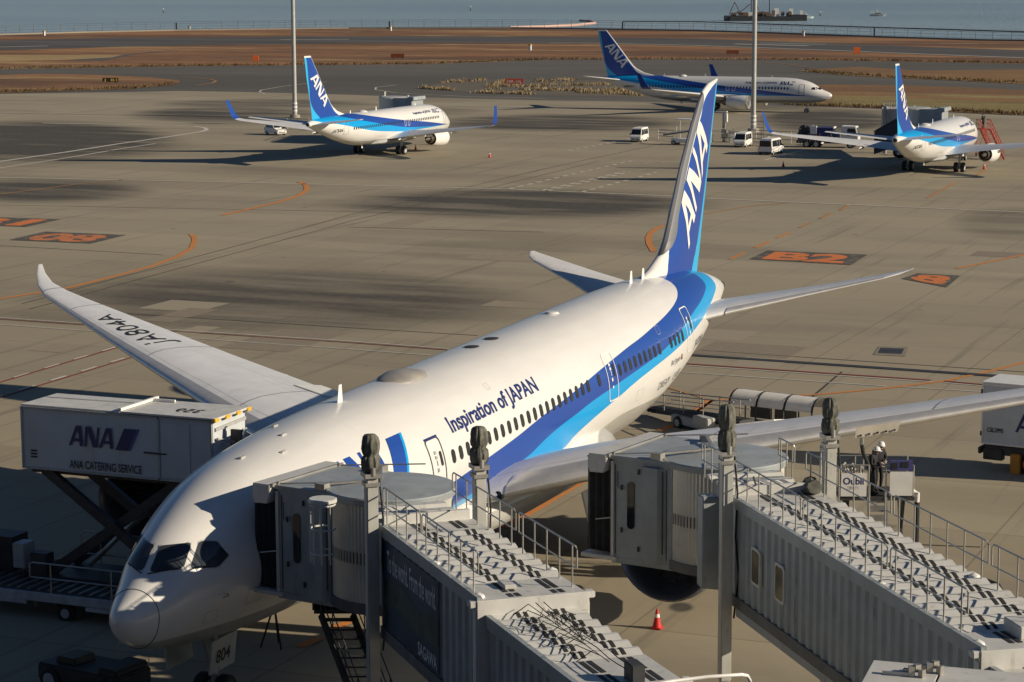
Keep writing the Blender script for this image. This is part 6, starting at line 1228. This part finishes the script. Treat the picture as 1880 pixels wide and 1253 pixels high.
part(t, 'landing', m_rs, lambda b: b.box((-.75, 0, 3.3), (1.5, 1.3, .1))); part(t, 'frame', m_rs, lambda b: [b.bar((-1.4, s, 3.3), (-1.4, s, .1), .1) for s in (-.6, .6)]+[b.bar((-1.4, s, .2), (2.4, s, 1.7), .07) for s in (-.6, .6)]+[b.bar((2.4, s, 1.9), (2.4, s, .1), .1) for s in (-.6, .6)]+[b.bar((-1.4, -.6, .3), (-1.4, .6, 3.1), .06)])
for x in (-1.3, 2.4):
    for s in (-1, 1): wheel(t, (x, s*.6, .2), .2, .12)
person(tuple(np.array((222.6, 20.2, 3.36))+np.array([.65, .37, 0])), R(60), {}, 'worker in dark clothing at the top of the red stairs by the right jet', helmet=False)
# ------------------------------------------------------------------ signs, fence, marker posts
def board(px, py, w_, h_, m, label, txt=None, tm=None, name='taxiway_sign', cat='sign', group='signs on the airfield'):
    p = G(px, py); t = empty(name, (*p[:2], 0), math.atan2(CAM[1]-p[1], CAM[0]-p[0])+math.pi*.5 if False else R(-72), label, cat, group)
    bd = part(t, 'panel', m, lambda b: b.box((0, 0, .35+h_/2), (w_, .25, h_)), .03)
    part(t, 'leg', m_dark, lambda b: b.box((-w_*.35, 0, .2), (.12, .12, .4))); part(t, 'leg', m_dark, lambda b: b.box((w_*.35, 0, .2), (.12, .12, .4)))
    if txt: decal('sign_text', text2d(txt, h_*.6, w_*.85, .03), lambda u, v: (-w_*.42+u, -.135, .35+h_*.2+v), tm, bd)
    return t
board(944, 157.5, 3.6, .95, mat('red_sign', (.42, .04, .02), .5), 'long red sign board on the gravel island among dry tufts', '34R-16L', mat('white_sign_text', (.5, .42, .38), .5))
board(203, 154, 3.2, .8, mat('black_sign', (.03, .03, .025), .5), 'black and yellow sign board on the rounded grass island at the left', 'J  B1', m_yellow)
board(469.5, 115, 1.5, 1.3, m_orange, 'small orange board on the grass behind the left lamp mast'); board(730, 109, 3.4, 1.0, mat('brown_sign', (.20, .055, .02), .6), 'low dark brown sign board on the grass right of the left mast')
board(1573, 101, 1.7, 1.6, m_orange, 'square bright orange board on the grass at the right'); board(1345, 101.5, 3.2, .9, mat('brown_sign', (.20, .055, .02), .6), 'low brown sign board on the grass above the taxiing jet')
for x, y, lab in ((973, 93, 'small white and yellow marker on the grass left of the taxiing tail'), (81, 66, 'small white marker on the far shore at the left'), (348, 56, 'small white marker on the far shore left of the first mast'), (1475, 67, 'small white marker on the far shore at the right'), (717, 57, 'small white marker beside the black marker post')):
    p = G(x, y); t = empty('marker', (*p[:2], 0), 0, lab, 'marker', 'small markers on the airfield'); part(t, 'post', m_white, lambda b: b.box((0, 0, .7), (.7, .7, 1.4)), .05); part(t, 'cap', m_yellow, lambda b: b.box((0, 0, 1.55), (.75, .75, .3)))
FN = [(-300, 77), (0, 64.5), (160, 60), (320, 56.5), (640, 52.6), (940, 52.1), (1060, 53.6), (1280, 57), (1420, 61.4), (1640, 69.3), (1800, 74.4), (1880, 75.4), (2200, 86)]
fpts = [G(*q) for q in FN]; t = empty('perimeter_fence', tuple(fpts[0]), 0, 'long wire fence on posts along the shore of the bay', 'fence'); o = fpts[0]
part(t, 'wire', m_dark, lambda b: [b.tube([tuple(p-o+np.array([0, 0, z])) for p in fpts], .03, 4) for z in (.6, 1.6, 2.5, 3.2)])
sg = np.linalg.norm(np.diff(np.array(fpts), axis=0), axis=1); cum = np.r_[0, np.cumsum(sg)]; k = 0
for q in np.linspace(0, cum[-1], 100):
    i = min(np.searchsorted(cum, q, side='right')-1, len(sg)-1); p = fpts[i]+(fpts[i+1]-fpts[i])*(q-cum[i])/sg[i]-o
    part(t, 'post', m_steel, lambda b: b.box(tuple(p+np.array([0, 0, 1.6])), (.14, .14, 3.2)))
for x, y, h_, lab in ((324, 56, 2.8, 'black marker post on the shore left of the first lamp mast'), (715, 53, 2.8, 'black marker post on the shore between the two lamp masts'), (1143, 55, 2.8, 'black marker post on the shore above the taxiing tail'), (1605, 68, 2.8, 'black marker post on the shore at the right')):
    p = G(x, y); t = empty('marker_post', (*p[:2], 0), 0, lab, 'marker post', 'black posts along the shore'); part(t, 'pole', m_black, lambda b: b.box((0, 0, h_/2), (.4, .4, h_))); part(t, 'foot', m_dark, lambda b: b.box((0, 0, .1), (.8, .8, .2)))
# red and white floating boom by the shore
b = MB(); b.tube([G(936, 51, -2.7), G(1000, 49.5, -2.7), G(1060, 46.5, -2.7), G(1092, 43, -2.7), G(1085, 39.5, -2.7), G(1065, 38.5, -2.7)], .7, 6); tag(b.build('floating_boom', mat('boom_pink', (.55, .36, .30), .6), None), 'pale pink floating boom curving on the water near the shore', 'boom')
b = MB(); b.tube([G(1143, 39.5, -2.6), G(1280, 40, -2.6), G(1400, 44.5, -2.6), G(1600, 50.5, -2.6), G(1900, 59.5, -2.6), G(2200, 72, -2.6)], .22, 5); tag(b.build('floating_barrier', m_black, None), 'dark line of floats on the water along the right shore', 'barrier')
# ------------------------------------------------------------------ boats
def hull(parent, L_, W_, H_, m, z0=-3.1):
    return part(parent, 'hull', m, lambda b: b.loft([[(x, -w_, z0+zz), (x, w_, z0+zz), (x, w_*.8, z0), (x, -w_*.8, z0)] for x, w_, zz in ((-L_/2, W_/2*.8, H_), (0, W_/2, H_), (L_*.3, W_/2*.8, H_*1.1), (L_/2, .1, H_*1.35))], True, True))
def boat(px, py, rz, L_, label, m, cabin):
    p = G(px, py, -3); t = empty('motor_boat', (*p[:2], 0), rz, label, 'boat'); hull(t, L_, L_*.3, L_*.11, m); z = -3.1+L_*.11
    c = part(t, 'cabin', cabin, lambda b: (b.box((0, 0, z+L_*.06), (L_*.42, L_*.2, L_*.12)), b.box((-L_*.02, 0, z+L_*.14), (L_*.25, L_*.17, L_*.07))), .1)
    part(c, 'cabin_window', m_glass, lambda b: b.box((0, 0, z+L_*.075), (L_*.35, L_*.205, L_*.05))); part(t, 'mast', m_white, lambda b: (b.bar((-L_*.05, 0, z+L_*.1), (-L_*.05, 0, z+L_*.32), .2), b.bar((-L_*.35, 0, z), (-L_*.42, 0, z+L_*.2), .25), b.bar((-L_*.35, 0, z), (-L_*.28, 0, z+L_*.2), .25)))
    return t
boat(1612, 30, R(-70), 8.5, 'grey motor boat alone on the bay at the far right', mat('boat_grey', (.20, .23, .27), .5), mat('boat_cabin', (.45, .46, .46), .5))
boat(1480, 34, R(-68), 7.5, 'white boat with a pale green hull moored beside the work barge', mat('boat_green', (.45, .60, .55), .5), m_white)
p = G(1400, 38.5, -3); t = empty('work_barge', (*p[:2], 0), R(-71), 'dark work barge with rigs and cabins on the bay behind the right lamp mast', 'barge')
part(t, 'hull', m_dark, lambda b: (b.box((2, 0, -2.0), (36, 12, 2.2)), b.box((-13, -1, -1.8), (11, 9, 2.6)), b.box((17, 0, -1.6), (8, 8, 3.0))), .2)
rnd = random.Random(9); [part(t, 'deck_cabin', m_white, lambda b: b.box(*q)) for q in (((6.5, 0, 1.0), (2.4, 3, 3.8)), ((13.5, 0, 1.2), (2.0, 3, 3)), ((-6, 1, .3), (3, 3, 1.6)), ((18.5, 0, .8), (1.6, 2, 2)))]
part(t, 'deck_gear', mat('rusty_gear', (.17, .12, .09), .8), lambda b: [b.box((rnd.uniform(-17, 16), rnd.uniform(-3, 3), rnd.uniform(-.6, 1)), (rnd.uniform(1, 3), rnd.uniform(1, 3), rnd.uniform(.8, 2.6))) for _ in range(26)])
for x, h_ in ((-5.5, 24), (3.2, 24)): part(t, 'spud', m_dark, lambda b: b.bar((x, 0, -3), (x, 0, h_), .4))
cr = part(t, 'crane', mat('crane_red', (.14, .06, .06), .7), lambda b: (b.bar((-12, 0, 0), (-6, 0, 5), .4), b.bar((-4.5, 0, 0), (-4.5, 0, 16), .4), b.bar((-16, 0, 0), (-13.5, 0, 6), .35), b.bar((-10.5, 0, 0), (-13.5, 0, 6), .35), b.bar((-2, 0, 2), (-5.5, 0, 12), .3)))
for x, y, h_, lab in ((300, 24, 1.5, 'small dark buoy on the bay at the far left'), (864, 20, 2, 'small greenish buoy with a white top in the middle of the bay'), (1506, 30, 1.5, 'tiny dark buoy right of the moored boat')):
    p = G(x, y, -3); t = empty('buoy', (*p[:2], 0), 0, lab, 'buoy', 'buoys on the bay'); part(t, 'float', mat('buoy_green', (.06, .10, .08), .5), lambda b: b.lathe([(-3.2, .5), (-2.7, .55), (-2.4, .3), (h_*.3-1.5, .2)], (0, 0, 0), 'Z', 12)); part(t, 'top_mark', m_white, lambda b: b.lathe([(h_*.3-1.5, .3), (h_*.7-1.5, .3)], (0, 0, 0), 'Z', 8))
# ------------------------------------------------------------------ roof of the fixed walkway in the right foreground
ZR = 9.0; q = [np.array(G(x, y, ZR)) for x, y in ((1604, 1212), (1684, 1219), (1560, 1292), (2120, 1258))]
t = empty('walkway_roof', (0, 0, 0), 0, 'flat grey roof of the fixed walkway in the bottom right corner', 'roof')
u = (q[3]-q[0]); u /= np.linalg.norm(u); v = (q[2]-q[0])*1.0; v /= np.linalg.norm(v)
f = lambda a, c, w_: tuple(q[0]+u*a+v*c+np.array([0, 0, w_]))
for a0, a1, nm in ((0, 1.32, 'roof_panel'), (1.36, 9.0, 'roof_panel')): part(t, nm, m_roof, lambda b: b.prism([(a0, 0), (a1, 0), (a1, 5), (a0, 5)], -.25, 0, f), .01)
part(t, 'fascia', m_bridge, lambda b: b.prism([(-.1, .05), (9, .05), (9, 5), (-.1, 5)], -2.6, -.28, f))
for a, c in ((1.05, .45), (4.2, .55), (.75, .8)): part(t, 'roof_bracket', m_steel, lambda b: [b.box(f(a+.1*k, c+.05*(k % 2), .06+.05*(k % 3)), (.1, .12, .14+.05*(k % 2)), rz=.4*k) for k in range(4)])
part(t, 'roof_batten', m_roof, lambda b: b.prism([(.3, .78), (.9, .8), (.9, .9), (.3, .9)], 0, .08, f))
b = MB(); b.tube([G(1180, 1262, 9.2), G(1235, 1251, 9.2), G(1300, 1243, 9.2), G(1362, 1239, 9.2), G(1372, 1241, 9.15), G(1377, 1250, 9.0), G(1379, 1275, 8.2)], .035, 8); tag(b.build('handrail', m_white, None, True), 'white bent handrail pipe at the bottom edge left of the grey roof', 'handrail')

# ------------------------------------------------------------------ the terminal the photograph was taken from (behind and below the camera, unseen; dark bulk added to block sky light)
t = empty('terminal_building', (0, 0, 0), 0, 'long terminal building with dark glass front behind the camera, unseen, added to block sky light', 'terminal')
m_ter = mat('terminal_panel', (.16, .165, .17), .5, var=.1)
part(t, 'main_hall', m_ter, lambda b: b.box((-86, -60, 14), (58, 420, 28)))
part(t, 'concourse', m_ter, lambda b: b.box((-43.5, -60, 5.4), (26.8, 400, 10.8)))
part(t, 'glass_front', m_glass, lambda b: [b.box((-30.0, -60, z), (.3, 396, 2.6)) for z in (2.6, 6.4)]); part(t, 'glass_front', m_glass, lambda b: [b.box((-56.85, -60, z), (.3, 400, 3.0)) for z in (13.5, 17.3)])
